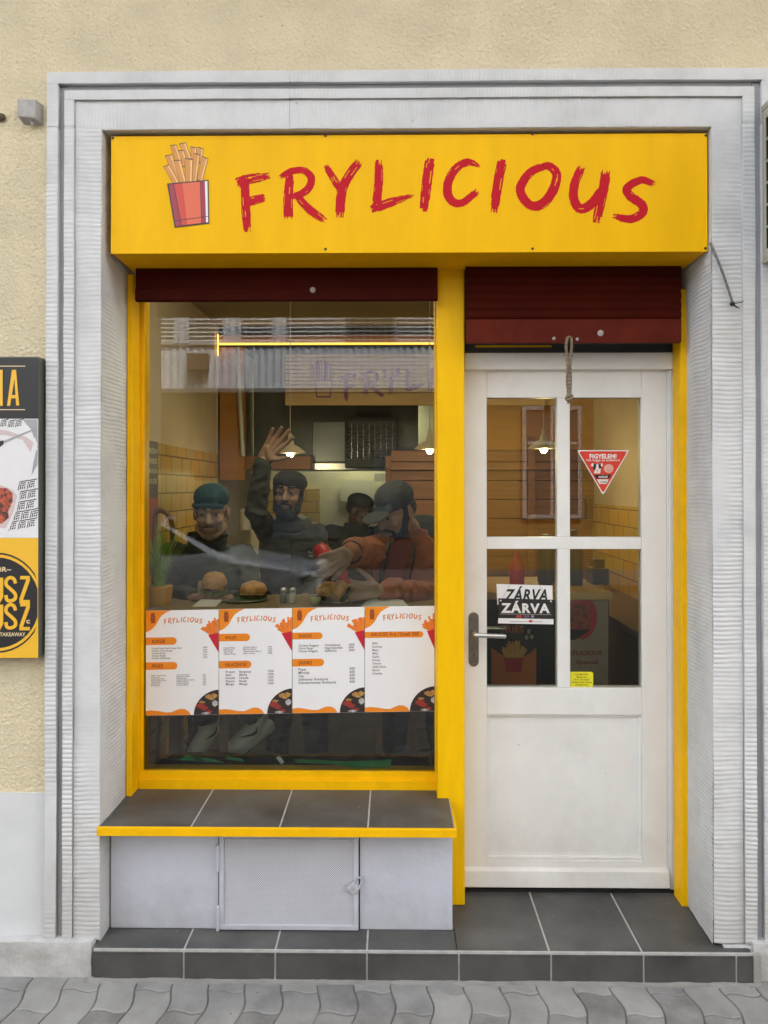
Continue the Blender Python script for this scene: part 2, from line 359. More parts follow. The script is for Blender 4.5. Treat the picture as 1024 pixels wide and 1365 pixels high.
# ------------------------------------------------------------------ ground: pavement, kerb, road
def pavement():
    base = MB(); base.box(-6, 6, -2.9, .02, -.06, -.0048)
    mb = MB(); W = .119; L_ = .205; am = .0095; rnd = random.Random(4)
    for c in range(-28, 30):
        for r in range(-15, 2):
            off = (c % 2)*.5*L_ + .02
            x0 = c*W; y0 = r*L_+off-.0
            if y0 > -.02 or y0 < -2.9: continue
            g = .0021; n = 10; out = []
            wx = lambda y: am*sin(2*pi*y/L_)
            wy = lambda x: .008*sin(2*pi*(x-x0)/W)
            for k in range(n+1): y = y0+g+(L_-2*g)*k/n; out.append((x0+W-g+wx(y), y + wy(x0+W)*0))
            for k in range(1, n): x = x0+W-g-(W-2*g)*k/n; out.append((x+wx(y0+L_), y0+L_-g+wy(x)))
            for k in range(n+1): y = y0+L_-g-(L_-2*g)*k/n; out.append((x0+g+wx(y), y))
            for k in range(1, n): x = x0+g+(W-2*g)*k/n; out.append((x+wx(y0), y0+g+wy(x)))
            out = [(x, min(y, -.008)) for x, y in out]
            if max(y for x, y in out)-min(y for x, y in out) < .02: continue
            mb.cur = rnd.choice((0,0,1,2)); cx = sum(p[0] for p in out)/len(out); cy = sum(p[1] for p in out)/len(out); dz = (rnd.random()-.5)*.003; m = len(out)
            tx = (rnd.random()-.5)*.01; ty = (rnd.random()-.5)*.01
            zf = lambda x, y: dz + (x-cx)*tx + (y-cy)*ty
            sh = lambda p, s_: (cx+(p[0]-cx)*s_, cy+(p[1]-cy)*s_)
            vs = [(*p, -.012) for p in out] + [(*p, zf(*p)-.0025) for p in out] + [(*sh(p, .955), zf(*p)) for p in out]
            fs = []
            for k in range(2):
                for i in range(m): j = (i+1) % m; fs.append((k*m+i, k*m+j, (k+1)*m+j, (k+1)*m+i))
            fs.append(tuple(range(2*m, 3*m))); mb.add(vs, fs)
    p = obj('pavement', mb, [paver, paver2, paver3]); tag(p, kind='structure')
    q = obj('pavement_bed', base, sandj); tag(q, kind='structure')
    k = MB(); k.box(-12, 12, -3.05, -2.9, -.2, .0); tag(obj('kerb', k, conc, bevel=.01), kind='structure')
    for sx in (-1, 1):
        k = MB(); k.box(sx*6, sx*12, -2.9, .02, -.06, -.001); tag(obj('pavement', k, paver), kind='structure')
    r = MB(); r.box(-40, 40, -9.5, -3.05, -.3, -.12); tag(obj('road', r, asph), kind='structure')
    r = MB(); r.box(-40, 40, -12, -9.5, -.3, -.0); tag(obj('pavement', r, asph), kind='structure')
    r = MB(); r.poly([(-60,-60,-.31),(60,-60,-.31),(60,60,-.31),(-60,60,-.31)]); tag(obj('ground', r, conc), kind='structure')
pavement()

# ------------------------------------------------------------------ the shop building
B = thing('shop_building', (0,0,0), 'cream rendered shop front with a ribbed grey-white stone surround', 'building')
XcL, XcR = PX(133, 0), PX(951.5, 0)
XcRb = 1.083
ZL = PZ(168.7, 0)                      # underside of the lintel
x_ol, x_g1, x_g2, x_b2 = [PX(v, 0) for v in (61, 76, 84.5, 97.5)]
x_r0, x_r1, x_r2, x_r3 = [PX(v, 0) for v in (991.6, 1007.5, 1016, 1029)]
z_t, z_g1, z_g2, z_b2 = [PZ(v, 0) for v in (93, 108.3, 117.5, 130)]
zp = .115
w = MB()                                # the wall: left of, right of and above the opening, and the storey above
w.box(-6, XcL-.002, .028, .45, -.05, 4.4); w.box(XcRb+.006, 6, .028, .45, -.05, 4.4); w.box(XcL-.002, XcRb+.006, .028, .45, ZL+.014, 4.4)
obj('front_wall', w, cream, B)
w = MB(); w.box(-6, 6, -.9, .5, 4.4, 4.62); w.box(-18, 18, .028, .45, 4.62, 14.5); w.box(-18, 18, .45, 6, 14.3, 14.5); w.box(-18, -6.002, .028, .45, -.1, 4.61); w.box(6.002, 18, .028, .45, -.1, 4.61)
obj('shade_slab_and_walls', w, conc, B)  # unseen slab added to shade the front; upper walls sized to shade the street
zd = PZ(1056, .028, 30)
w = MB(); w.box(-6, x_ol+.001, .022, .03, zp-.02, zd); obj('dado', w, dadog, B); w = MB(); w.box(x_r3, 6, .022, .03, zp-.02, zd); obj('dado', w, dadog, B)
# plinth: rough irregular block
def rough_box(mb, x0, x1, y0, y1, z0, z1, amp=.006, n=.02, seed=0):
    for (O, U, V, N, ww, hh) in (((x0,y0,z0),(1,0,0),(0,0,1),(0,-1,0),x1-x0,z1-z0), ((x0,y0,z1),(1,0,0),(0,1,0),(0,0,1),x1-x0,y1-y0), ((x1,y0,z0),(0,1,0),(0,0,1),(1,0,0),y1-y0,z1-z0), ((x0,y1,z0),(0,-1,0),(0,0,1),(-1,0,0),y1-y0,z1-z0)):
        nu = max(2, int(ww/n)); nv = max(2, int(hh/n)); vs = []; fs = []
        for j in range(nv+1):
            for i in range(nu+1):
                p = Vector(O)+Vector(U)*ww*i/nu+Vector(V)*hh*j/nv
                q = Vector((noise.noise(p*9+Vector((seed,0,0))), noise.noise(p*11+Vector((0,seed,0))), noise.noise(p*13+Vector((0,0,seed)))))*amp + Vector((noise.noise(p*40), noise.noise(p*41), noise.noise(p*42)))*amp*.4
                vs.append(p+q)
        for j in range(nv):
            for i in range(nu): k = j*(nu+1)+i; fs.append((k, k+1, k+nu+2, k+nu+1))
        mb.add(vs, fs)
rough = M('rough_limewashed_plinth', (.56,.56,.55), .9, var=.15, vs=14, bump=.8, bs=60, bd=.004, chip=(.3,.29,.27), chip_t=.66, chip_s=25, dirt=(.16,(.28,.26,.23),.5))
w = MB(); rough_box(w, -3.2, PX(124, -.02), -.02, .06, -.01, zp, .007, .013, 1); w.box(-3.2, XcL-.02, .0, .2, -.01, zp-.01); obj('plinth', w, rough, B, smooth=True)
w = MB(); rough_box(w, PX(1001, -.02)+.006, 3.2, -.02, .06, -.01, zp+.012, .007, .013, 5); w.box(XcR+.03, 3.2, .0, .2, -.01, zp-.01)
obj('plinth', w, rough, B, smooth=True)
# surround: backing blocks with combed plaster on their faces
w = MB(); fz = .0
def cb(x0, x1, z0, z1, Y, back, ridge, seed, A=.0026):
    w.cur = 0
    if ridge == 'H': comb(w, (x0, Y, z0), (1,0,0), (0,0,1), (0,-1,0), x1-x0, z1-z0, A=A, seed=seed)
    else: comb(w, (x0, Y, z0), (0,0,1), (1,0,0), (0,-1,0), z1-z0, x1-x0, A=A, seed=seed, pitch=.0125)
    w.box(x0+.001, x1-.001, Y+.0025, back, z0+.001, z1-.001)
zj = PZ(166, 0)                          # the joint between jambs and lintel
bk = .034
cb(x_ol, x_g1, zp, zj-.002, 0, bk, 'H', 1); cb(x_g2, x_b2, zp, zj-.002, 0, bk, 'H', 2); cb(x_b2+.001, XcL, zp-.008, zj-.002, .010, bk, 'H', 3, .0022)
cb(x_r0, x_r1, zp, zj-.001, 0, bk, 'H', 4); cb(x_r2+.004, x_r3+.012, zp, zj-.001, 0, bk, 'H', 5); cb(XcR, x_r0-.001, zp-.004, zj-.001, .010, bk, 'H', 6, .003)
# lintel bands: smoother on the left half, ribbed on the right
for (x0, x1, z0, z1, Y) in ((x_ol, x_r3+.012, z_g1, z_t, 0), (x_g2, x_r1, z_b2, z_g2, 0), (x_b2, x_r0, ZL, z_b2-.001, .010)):
    xm = -.35
    cb(x0, xm, z0, z1, Y, bk, 'V', 7+Y, .0006); cb(xm+.001, x1, z0, z1, Y, bk, 'V', 8+z0, .0015)
cb(x_ol, x_g1, zj, z_g1-.001, 0, bk, 'H', 9, .0008); cb(x_g2, x_b2, zj, z_b2-.001, 0, bk, 'H', 10, .0008)
cb(x_r0, x_r1, zj, z_b2-.001, 0, bk, 'H', 11, .002); cb(x_r2+.004, x_r3+.012, zj, z_g1-.001, 0, bk, 'H', 12, .002)
obj('stone_surround', w, greyw, B, smooth=True)
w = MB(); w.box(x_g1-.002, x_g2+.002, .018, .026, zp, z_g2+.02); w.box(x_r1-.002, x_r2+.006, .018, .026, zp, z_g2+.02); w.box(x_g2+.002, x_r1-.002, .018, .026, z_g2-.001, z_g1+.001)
obj('surround_groove', w, grooveg, B, bevel=.003)  # groove strips coloured a darker grey than the bands beside them
# reveals
w = MB()
comb(w, (XcL, .438, zp-.02), (0,-1,0), (0,.0,1), (1,0,0), .428, ZL-zp+.02, A=.0022, seed=21, pitch=.0145)
obj('reveal', w, greyw, B, smooth=True)
w = MB(); dd = Vector((XcRb-XcR, .43, 0)); 
comb(w, (XcR, .010, zp-.012), dd.normalized(), (0,0,1), Vector((-dd.y, dd.x, 0)).normalized(), dd.length, ZL-zp+.012, A=.003, seed=25, pitch=.0145)
obj('reveal', w, greyw, B, smooth=True)
w = MB(); w.box(XcL, XcRb, .012, .44, ZL-.001, ZL+.012); obj('soffit', w, greyw, B)

# doorstep and its tiles
ZS = .10
w = MB(); xl, xr = PX(125, -.03), PX(1003, -.03)
w.box(xl+.002, xr, -.0285, .44, -.01, ZS-.0012)
obj('step_base', w, grout, B)
t1 = MB(); t2 = MB(); tw = .3035
xs = [xl + tw*k for k in range(8)] + [xr+.0]
for k in range(8):
    x0, x1 = xs[k]+.003, min(xs[k+1], xr)-.003
    if x1-x0 < .01: continue
    t2.box(x0, x1, -.032, -.026, .004, ZS-.009)
    if k < 4: t1.box(x0, x1, -.022, .10, ZS-.006, ZS)
for x0, x1 in ((.206, PX(732, -.03)), (PX(732, -.03), PX(855.5, -.03)), (PX(855.5, -.03), xr)):
    t1.box(x0+.003, x1-.003 if x1 < xr else x1-.004, -.022, .395, ZS-.006, ZS)
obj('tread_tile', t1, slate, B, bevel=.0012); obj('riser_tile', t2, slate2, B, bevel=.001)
w = MB(); rough_box(w, xl-.01, xr+.02, -.048, -.026, -.01, .006, .004, .012, 3); obj('mortar_fillet', w, conc, B, smooth=True)
w = MB(); rough_box(w, xr-.002, xr+.022, -.036, .0, -.01, ZS-.004, .003, .012, 9); obj('cement_edge', w, conc, B, smooth=True)

# bulkhead below the window, its tiled ledge and hatch
YB = .09; xbr = PX(603, YB); ZI = .491
w = MB(); w.box(XcL+.006, xbr, YB, .42, ZS, ZI-.027)
obj('bulkhead', w, lav, B, bevel=.004)
w = MB(); w.box(PX(131.5, 0), PX(606, 0), .0028, .345, ZI-.026, ZI-.0010); obj('ledge_slab', w, grout, B)
w = MB(); jx = [PX(131.5, 0), PX(255, 0), PX(373, 0), PX(490.5, 0), PX(606, 0)]
for k in range(4): w.box(jx[k]+(.0028 if k else 0), jx[k+1]-.0028, .003, .34, ZI-.006, ZI)
obj('ledge_tile', w, slate, B, bevel=.001)
w = MB(); w.box(PX(131.5, 0), PX(606.5, 0), -.010, .0025, ZI-.027, ZI+.001); w.box(PX(606, 0)+.0008, PX(606.5, 0)+.005, -.009, .16, ZI-.027, ZI+.001)
obj('ledge_trim', w, yelchip, B, bevel=.0015)
YH = .078; hx0, hx1, hz0, hz1 = PX(293, YH), PX(478, YH), PZ(1240, YH, 380), PZ(1114, YH, 380)
hm = bpy.data.materials.new('perforated_sheet'); hm.use_nodes = True; nt = hm.node_tree; N = nt.nodes; L = nt.links; b = N['Principled BSDF']
tc = N.new('ShaderNodeTexCoord'); sp = N.new('ShaderNodeSeparateXYZ'); L.new(tc.outputs['Object'], sp.inputs[0])
def mth(op, a_, b_=None):
    n = N.new('ShaderNodeMath'); n.operation = op
    for i, q in enumerate((a_, b_)):
        if q is None: continue
        if isinstance(q, (int, float)): n.inputs[i].default_value = q
        else: L.new(q, n.inputs[i])
    return n.outputs[0]
k_ = 2*pi/.0078
sxz = mth('MULTIPLY', mth('SINE', mth('MULTIPLY', sp.outputs[0], k_)), mth('SINE', mth('MULTIPLY', sp.outputs[2], k_)))
nn = N.new('ShaderNodeTexNoise'); nn.inputs['Scale'].default_value = 9; nn.inputs['Detail'].default_value = 6; L.new(tc.outputs['Object'], nn.inputs[0])
hole = mth('GREATER_THAN', mth('ADD', sxz, mth('MULTIPLY', nn.outputs[0], .45)), .80)
mx = N.new('ShaderNodeMix'); mx.data_type = 'RGBA'; L.new(hole, mx.inputs[0]); mx.inputs[6].default_value = (.54,.55,.60,1); mx.inputs[7].default_value = (.10,.10,.10,1)
L.new(mx.outputs[2], b.inputs['Base Color']); b.inputs['Roughness'].default_value = .6
w = MB(); w.box(hx0+.014, hx1-.014, YH+.006, YH+.010, hz0+.014, hz1-.014)
hatch = obj('hatch', w, hm, B)
w = MB(); fw = .016
w.box(hx0, hx1, YH, YB, hz0, hz0+fw); w.box(hx0, hx1, YH, YB, hz1-fw*.6, hz1); w.box(hx0, hx0+fw, YH, YB, hz0+fw, hz1-fw*.6); w.box(hx1-fw, hx1, YH, YB, hz0+fw, hz1-fw*.6)
obj('hatch_frame', w, lav, hatch, bevel=.0015)
w = MB(); w.box(hx1+.001, hx1+.005, YB-.0015, YB, hz0, hz1); obj('hatch_gap', w, black, hatch)
w = MB(); w.box(hx0-.005, hx0-.001, YB-.0015, YB, hz0, hz1); obj('hatch_gap', w, black, hatch)
for ya, yb in ((1128, 1160), (1209, 1239)):
    w = MB(); w.cap((hx0-.004, YH-.002, PZ(yb, YH, 290)), .0058, (hx0-.004, YH-.002, PZ(ya, YH, 290)), .0058); w.box(hx0-.014, hx0-.004, YH+.004, YB, PZ(yb, YH, 290), PZ(ya, YH, 290))
    obj('hinge', w, lav, hatch, smooth=False)

# yellow timber: side strips, centre post, window frame
w = MB(); x0 = XcL+.004; w.box(x0, PX(176.5, .25), .25, .33, PZ(1062, .25, 172), 2.42); obj('side_strip', w, yelchip, B, bevel=.003)
w = MB(); w.box(PX(907.5, .25), PX(919, .25)+.006, .25, .33, ZS, 2.36); obj('side_strip', w, yelchip, B, bevel=.003)
w = MB(); w.box(PX(906.2, .352), PX(909, .29), .30, .42, ZS, 2.42); obj('gap_shade_block', w, blackm, B)  # black blocks here and below stand in for the shade in the gaps
w = MB(); w.box(XcL+.002, PX(180.5, .325), .335, .42, ZI, 2.42); obj('gap_shade_block', w, blackm, B)
w = MB(); w.box(PX(583, .25), PX(619.5, .25), .25, .43, ZS+.0, 2.80); post = obj('centre_post', w, yel, B, bevel=.004)
gx0, gx1, gz0, gz1 = PX(193, YG), PX(579.5, YG), PZ(1026.5, YG, 380), 2.42
fx0 = PX(181, .33)
w = MB()
w.box(fx0, gx0-.012, .325, .40, ZI, 2.42); w.box(gx0-.0115, gx0, .334, .40, gz0, 2.42)
w.box(gx1, gx1+.010, .334, .40, gz0, 2.42); w.box(gx1+.0105, PX(584, .33), .325, .40, ZI, 2.42)
zf = PZ(1039, .33, 380)
w.box(gx0-.0115, gx1+.010, .322, .40, ZI, zf); w.box(gx0-.0115, gx1+.010, .331, .40, zf+.0003, gz0-.0003)
w.box(gx0+.001, gx1-.001, .3345, .40, 2.40, 2.42)
win = obj('shop_window', w, yelchip, B, bevel=.003)
w = MB(); w.box(gx0-.004, gx1+.004, YG, YG+.005, gz0-.004, gz1-.015); w.mi = [1, 1, 0, 1, 1, 1]
obj('pane', w, [pane, pane_edge], win)

# door with frame
YD = .365
dx = lambda v, Y=YD: PX(v, Y)
dz = lambda v, Y=YD: PZ(v, Y, 760)
w = MB()
w.box(PX(619, YD), PX(905, YD), .335, .42, PZ(492, .335, 760), PZ(470, .335, 760))                        # head
w.box(dx(891), PX(906.5, YD), .352, .42, ZS, PZ(492, .335, 760)-.0005); w.box(dx(889), dx(891)-.0005, .360, .42, ZS, PZ(492, .335, 760)-.0005)
frame = obj('door_frame', w, whitep, B, bevel=.003)
w = MB(); w.box(PX(619, .39), PX(907, .39), .385, .43, PZ(470, .335, 760)+.001, 2.45); obj('head_board', w, M('dark_grey_board', (.10,.105,.105), .7, var=.2), B)
w = MB(); w.box(PX(634, .345), PX(736, .345), .348, .352, PZ(462.5, .345, 690), PZ(460.2, .345, 690)); obj('yellow_batten', w, yelchip, B)
P_ = [(649,743,530,715.5), (760,855.5,530,716), (649,743,732,916), (760,856,733,918)]
xa, xb, xc, xd_, xe, xf = dx(612), dx(649), dx(743), dx(760), dx(855.5), dx(889)
w = MB(); top, bot = dz(493), ZS+.012
w.box(xa, xb, YD, .41, bot, top); w.box(xe, xf-.001, YD, .41, bot, top)
w.box(xb+.0003, xe-.0003, YD+.0004, .41, dz(530), top-.0005); w.box(xb+.0003, xe-.0003, YD+.0004, .41, dz(953), dz(917))
w.box(xb+.0003, xe-.0003, YD+.0004, .41, bot, dz(1147))
w.box(xc, xd_, YD+.0008, .41, dz(732.3)+.0003, dz(530)-.0003) if False else None
w.box(xb+.0003, xe-.0003, YD+.0012, .41, dz(732), dz(716)); 
w.box(xc, xd_, YD+.0006, .41, dz(716)+.0003, dz(530)-.0003); w.box(xc, xd_, YD+.0006, .41, dz(917)+.0003, dz(732)-.0003)
w.box(xb-.002, xe+.002, YD+.017, .40, dz(1147)-.002, dz(953)+.002)
# thin mouldings round the panel
w.box(xb, xe, YD+.006, YD+.017, dz(1147)+.0004, dz(1143)); w.box(xb+.0002, xb+.010, YD+.010, YD+.017, dz(1142.8), dz(957)); w.box(xe-.010, xe-.0002, YD+.010, YD+.017, dz(1142.8), dz(957)); w.box(xb+.0002, xe-.0002, YD+.008, YD+.017, dz(956.5), dz(953)-.0004)
leaf = obj('door', w, whitep, B, bevel=.0022)
w = MB(); wz0, wz1 = PZ(1184, .338, 760), PZ(1163, .338, 760)
w.hexa([(xa,.338,wz0),(xf,.338,wz0),(xf,YD,wz0),(xa,YD,wz0),(xa,.345,wz1),(xf,.345,wz1),(xf,YD,wz1+.008),(xa,YD,wz1+.008)]); obj('weather_board', w, whitep, leaf, bevel=.003)
w = MB(); w.box(xa, xf+.02, YD-.02, .41, ZS+.0002, ZS+.010); obj('threshold_gap', w, blackm, leaf)
for (x0, x1, y0, y1) in P_:
    w = MB(); w.box(dx(x0)-.003, dx(x1)+.003, YD+.018, YD+.022, dz(y1)-.003, dz(y0)+.003); w.mi = [1, 1, 0, 1, 1, 1]; obj('pane', w, [pane, pane_edge], leaf)
# handle: plate, lever, keyhole
yq = YD-.003
w = MB(); xm = dx(631.3); r_ = dx(638)-xm; z0, z1 = dz(882), dz(823); n = 10; pts = []
for k in range(n+1): t = pi+pi*k/n; pts.append((xm+r_*cos(t), yq, z0+r_*sin(t)*1.))
for k in range(n+1): t = pi*k/n; pts.append((xm+r_*cos(t), yq, z1+r_*sin(t)*1.))
w.prism(pts, (0,.003,0)); plate = obj('handle_plate', w, dullst, leaf, bevel=.0008)
w = MB(); zz = dz(843.5); w.tube([(xm, YD-.004, zz), (xm, YD-.05, zz)], .0085, 14)
w.cap((xm, YD-.052, zz), .0088, (PX(672, YD-.05), YD-.053, zz-.004), .0088, 18); obj('lever', w, steel, leaf, smooth=True)
w = MB(); w.tube([(xm, YD+.04, zz), (xm, YD+.085, zz)], .0085, 14); w.cap((xm, YD+.087, zz), .0088, (PX(672, YD+.09), YD+.088, zz), .0088, 18); obj('lever', w, steel, leaf, smooth=True)
w = MB(); zk = dz(872); w.lathe((xm, yq-.0006, zk), [(.0028, 0), (.0028, .0005)], 12, (0,-1,0)); w.box(xm-.0014, xm+.0014, yq-.0009, yq-.0002, zk-.009, zk); obj('keyhole', w, black, leaf)
for v in (823, 884):
    w = MB(); w.lathe((xm, yq-.0002, dz(v)), [(.0032, 0), (.0026, .001)], 12, (0,-1,0)); obj('plate_screw', w, dullst, leaf)

# roller shutters (things hung in the opening)
YS = .205
w = MB(); x0, x1 = PX(179.5, YS), PX(584.5, YS)-.002
w.box(x0, x1, YS+.004, YS+.02, PZ(401, YS, 380), 2.46); s1 = thing('roller_shutter', (0, YS, 2.3), 'smooth dark maroon roller shutter rolled up above the shop window', 'shutter')
obj('curtain', w, maroon, s1, bevel=.003)
w = MB(); w.box(x0, x1, YS-.002, YS+.003, PZ(400, YS, 380), PZ(384, YS, 380)); obj('bottom_bar', w, maroon, s1, bevel=.002)
w = MB(); w.lathe((PX(417, YS), YS-.002, PZ(386.5, YS)), [(.0105,0),(.0105,.004),(.007,.007),(0.0001,.008)], 16, (0,-1,0)); obj('lock', w, galv, s1, smooth=False)
x0, x1 = PX(621, YS), PX(908.5, YS)
s2 = thing('roller_shutter', ((x0+x1)/2, YS, 2.15), 'ribbed maroon roller shutter half lowered above the white door', 'shutter')
w = MB(); zb, zt = PZ(426, YS, 760), 2.47; nseg = 90; vs = []; fs = []
for k in range(nseg+1):
    z = zb+(zt-zb)*k/nseg; y = YS - .006*abs(sin(pi*(z-zb)/.033))**.7
    vs += [(x0, y, z), (x1, y, z)]
for k in range(nseg): fs.append((2*k, 2*k+1, 2*k+3, 2*k+2))
w.add(vs, fs); w.box(x0, x1, YS+.002, YS+.01, zb, zt); obj('slats', w, maroon, s2, smooth=True)
w = MB(); w.box(x0+.001, x1-.001, YS-.009, YS+.012, PZ(457.5, YS, 760), zb); obj('bottom_bar', w, maroon2, s2, bevel=.002)
for (px, py, r) in ((800, 445, .011), (738, 452, .006), (769, 453, .006)):
    w = MB(); w.lathe((PX(px, YS), YS-.009, PZ(py, YS, 760)), [(r,0),(r,.003),(r*.6,.006),(0.0001,.007)], 16, (0,-1,0)); obj('bolt', w, galv, s2)

# rope pull
R_ = thing('rope_loop', P(759, 450, YS-.02), 'frayed tan rope loop with a knot hanging from the ribbed shutter', 'rope')
ropem = M('hemp_rope', (.23,.18,.12), .9, var=.35, vs=90, bump=1, bs=400, bd=.002)
Yr = YS-.02
w = MB()
for s_ in (-1, 1):
    c = catmull([P(759+s_*2.6, 450, Yr+.008), P(758.5+s_*3.6, 462, Yr), P(758.5+s_*1.6, 487, Yr), P(758.5+s_*2.2, 508, Yr+.003), P(758.8+s_*.8, 528, Yr)], 14)
    for q in range(2):
        w.tube([p + Vector((cos(i*.9+q*pi)*.0026, sin(i*.9+q*pi)*.0026, 0)) for i, p in enumerate(c)], .0035, 6)
w.tube([P(755.5, 451, Yr+.008), P(759, 449, Yr+.004), P(762.5, 451, Yr+.008)], .005, 8)
obj('cord', w, ropem, R_, smooth=True)
w = MB(); kc = P(758.8, 530, Yr)
for k in range(3):
    rr = Matrix.Rotation(k*1.1, 3, 'X') @ Matrix.Rotation(k*.9, 3, 'Y')
    w.tube([kc + rr @ Vector((cos(t*.6)*.009, sin(t*.6)*.005, sin(t*.6)*.011)) for t in range(11)], .0048, 8)
for k in range(5): w.tube([kc, kc+Vector(((k-2)*.004, .001, -.020-.004*(k % 2)))], [.003, .0012], 5)
obj('knot', w, ropem, R_, smooth=True)

# padlock
YK = YH-.012; pk = thing('padlock', P(471, 1184, YK), 'small pale painted padlock hanging crooked on the perforated hatch', 'padlock')
w = MB(); c = P(471, 1185.5, YK); q = Matrix.Rotation(radians(42), 3, 'Y'); h = .0165
pts = [c + q @ Vector((x*h, 0, z*h)) for x, z in ((-1,-1),(1,-1),(1,1),(-1,1))]; w.prism(pts, (0,.014,0)); obj('body', w, lav, pk, bevel=.003)
w = MB(); c2 = P(478, 1177, YK); w.tube(catmull([c+Vector((.004,.007,.008)), c+Vector((.008,.007,.030)), c2+Vector((.006,.008,.014)), c2+Vector((.010,.01,-.004)), c+Vector((.016,.007,.0))], 6), .003, 8); obj('shackle', w, lav, pk, smooth=True)
w = MB(); w.lathe(c+Vector((0,-.0005,0)), [(.006,0),(.005,.001)], 12, (0,-1,0)); obj('keyhole', w, galv, pk)

# sign box
YF = .03
SG = thing('shop_sign', (0, YF, PZ(337, YF)), 'long yellow shop sign with red brush lettering and a carton of fries', 'sign')
sx0, sx1, sz0, sz1 = PX(147, YF), PX(944.3, YF), PZ(336.8, YF, 545), PZ(179.6, YF, 545)
w = MB(); w.box(sx0+.002, sx1-.002, YF+.0035, .245, sz0+.001, sz1-.001); obj('box', w, signo, SG, bevel=.002)
w = MB(); w.box(sx0, sx1, YF, YF+.003, sz0, sz1); obj('face_panel', w, signy, SG, bevel=.0008)
for (px, py) in ((150.5,184),(434,181),(710,178.8),(941,180.5),(434,332),(710,331.5),(940.5,331)):
    w = MB(); w.lathe(P(px, py, YF-.0002), [(.0048,0),(.0042,.0015),(.0001,.002)], 12, (0,-1,0)); obj('screw', w, black, SG)
sfn = lambda x, y, l=0.: P(x, y, YF-.0006-l)
for i, (ch, strokes) in enumerate(LETTERS):
    w = MB()
    for j, (pts, ws) in enumerate(strokes): brush(w, pts, ws, sfn, 10*i+j, 11, j*.00025)
    obj('letter', w, redp, SG)
# carton of fries emblem
oc = M('emblem_outline', (.035,.02,.015), .45, var=0); fr1 = M('emblem_fry', (.62,.26,.05), .45, var=.1, vs=30); fr2 = M('emblem_fry_light', (.80,.50,.20), .45, var=0)
rc1 = M('emblem_red', (.60,.06,.035), .45, var=.05); rc2 = M('emblem_dark_red', (.33,.03,.06), .45, var=0); rc3 = M('emblem_light_red', (.70,.13,.06), .45, var=0)
Z8 = lambda pts: [(190+x/7.877, 180+y/7.877) for x, y in pts]
def inset_quad(q, d):
    cx = sum(p[0] for p in q)/len(q); cy = sum(p[1] for p in q)/len(q); o_ = []
    for x, y in q:
        l = sqrt((x-cx)**2+(y-cy)**2) or 1; o_.append((x+(cx-x)/l*d, y+(cy-y)/l*d))
    return o_
w = MB(); lay = 0.
fries = [((420,90),(490,260),44), ((615,140),(600,300),36), ((540,130),(540,300),38), ((405,165),(450,330),40), ((325,110),(390,300),40), ((275,215),(390,510),46), ((250,325),(360,515),42), ((365,270),(430,505),46), ((575,205),(540,495),36), ((660,240),(600,485),40), ((490,255),(485,498),50)]
for (tp, bt, wd) in fries:
    wd *= 1.5
    d = Vector((bt[0]-tp[0], bt[1]-tp[1])).normalized(); nx, ny = -d.y, d.x
    q = [(tp[0]-nx*wd*.62-4, tp[1]-ny*wd*.55), (tp[0]+nx*wd*.62, tp[1]+ny*wd*.55-14), (bt[0]+nx*wd*.5, bt[1]+ny*wd*.5), (bt[0]-nx*wd*.5, bt[1]-ny*wd*.5)]
    for ci, dd_ in ((0, 0), (1, 9)):
        w.cur = ci; qq = inset_quad(q, dd_); lay += .00004; w.poly([sfn(*p, lay) for p in Z8(qq)])
    w.cur = 2; lay += .00004; a1, b1 = inset_quad(q, 9)[1], inset_quad(q, 9)[2]; a0, b0 = inset_quad(q, 9)[0], inset_quad(q, 9)[3]
    l = lambda p, r, t: (p[0]+(r[0]-p[0])*t, p[1]+(r[1]-p[1])*t)
    w.poly([sfn(*p, lay) for p in Z8([l(a0,a1,.08), l(a0,a1,.3), l(b0,b1,.3), l(b0,b1,.08)])])
for ci, pts in ((0, [(258,508),(694,470),(702,928),(338,972)]), (3, [(276,520),(682,482),(690,915),(350,957)]), (4, [(276,520),(330,515),(408,948),(350,957)]), (5, [(420,506),(600,490),(618,925),(470,940)]), (4, [(612,489),(655,485),(668,918),(620,924)]), (6, [(655,485),(682,482),(690,915),(668,918)]), (0, [(326,515),(332,515),(412,948),(404,949)]), (0, [(608,489),(613,489),(622,923),(617,924)]), (0, [(345,898),(688,850),(688,856),(347,905)])):
    w.cur = ci; lay += .00008; w.poly([sfn(*p, lay) for p in Z8(pts)])
obj('fries_emblem', w, [oc, fr1, fr2, rc1, rc2, rc3, white], SG)

# electrical box, cable end, air conditioner
eb = thing('junction_box', P(38, 162, .028), 'small square grey junction box on the cream wall left of the surround', 'box')
w = MB(); p0 = P(23, 158, -.01); p1 = P(49, 132, -.01); w.hexa([(p0.x,-.012,p0.z+.006),(p1.x-.004,-.012,p0.z),(p1.x+.008,.03,p0.z-.006),(p0.x+.004,.03,p0.z-.004),(p0.x,-.012,p1.z),(p1.x-.004,-.012,p1.z),(p1.x+.006,.03,p1.z-.002),(p0.x+.004,.03,p1.z)]); obj('casing', w, galv, eb, bevel=.004)
w = MB(); w.tube([P(43, 160, .01), P(44, 167, .01)], [.009, .006], 10); obj('gland', w, galv, eb)
w = MB(); w.ell(P(-1, 156, .02), (.022,.014,.014)); o = obj('wall_lamp_stub', w, M('brown_knob', (.10,.08,.05), .6), smooth=True); tag(o, 'small dark brown knob on the cream wall at the far left edge', 'knob')
cb_ = thing('cut_cable', P(948, 325, -.002), 'short grey cut cable hanging from the right end of the yellow sign', 'cable')
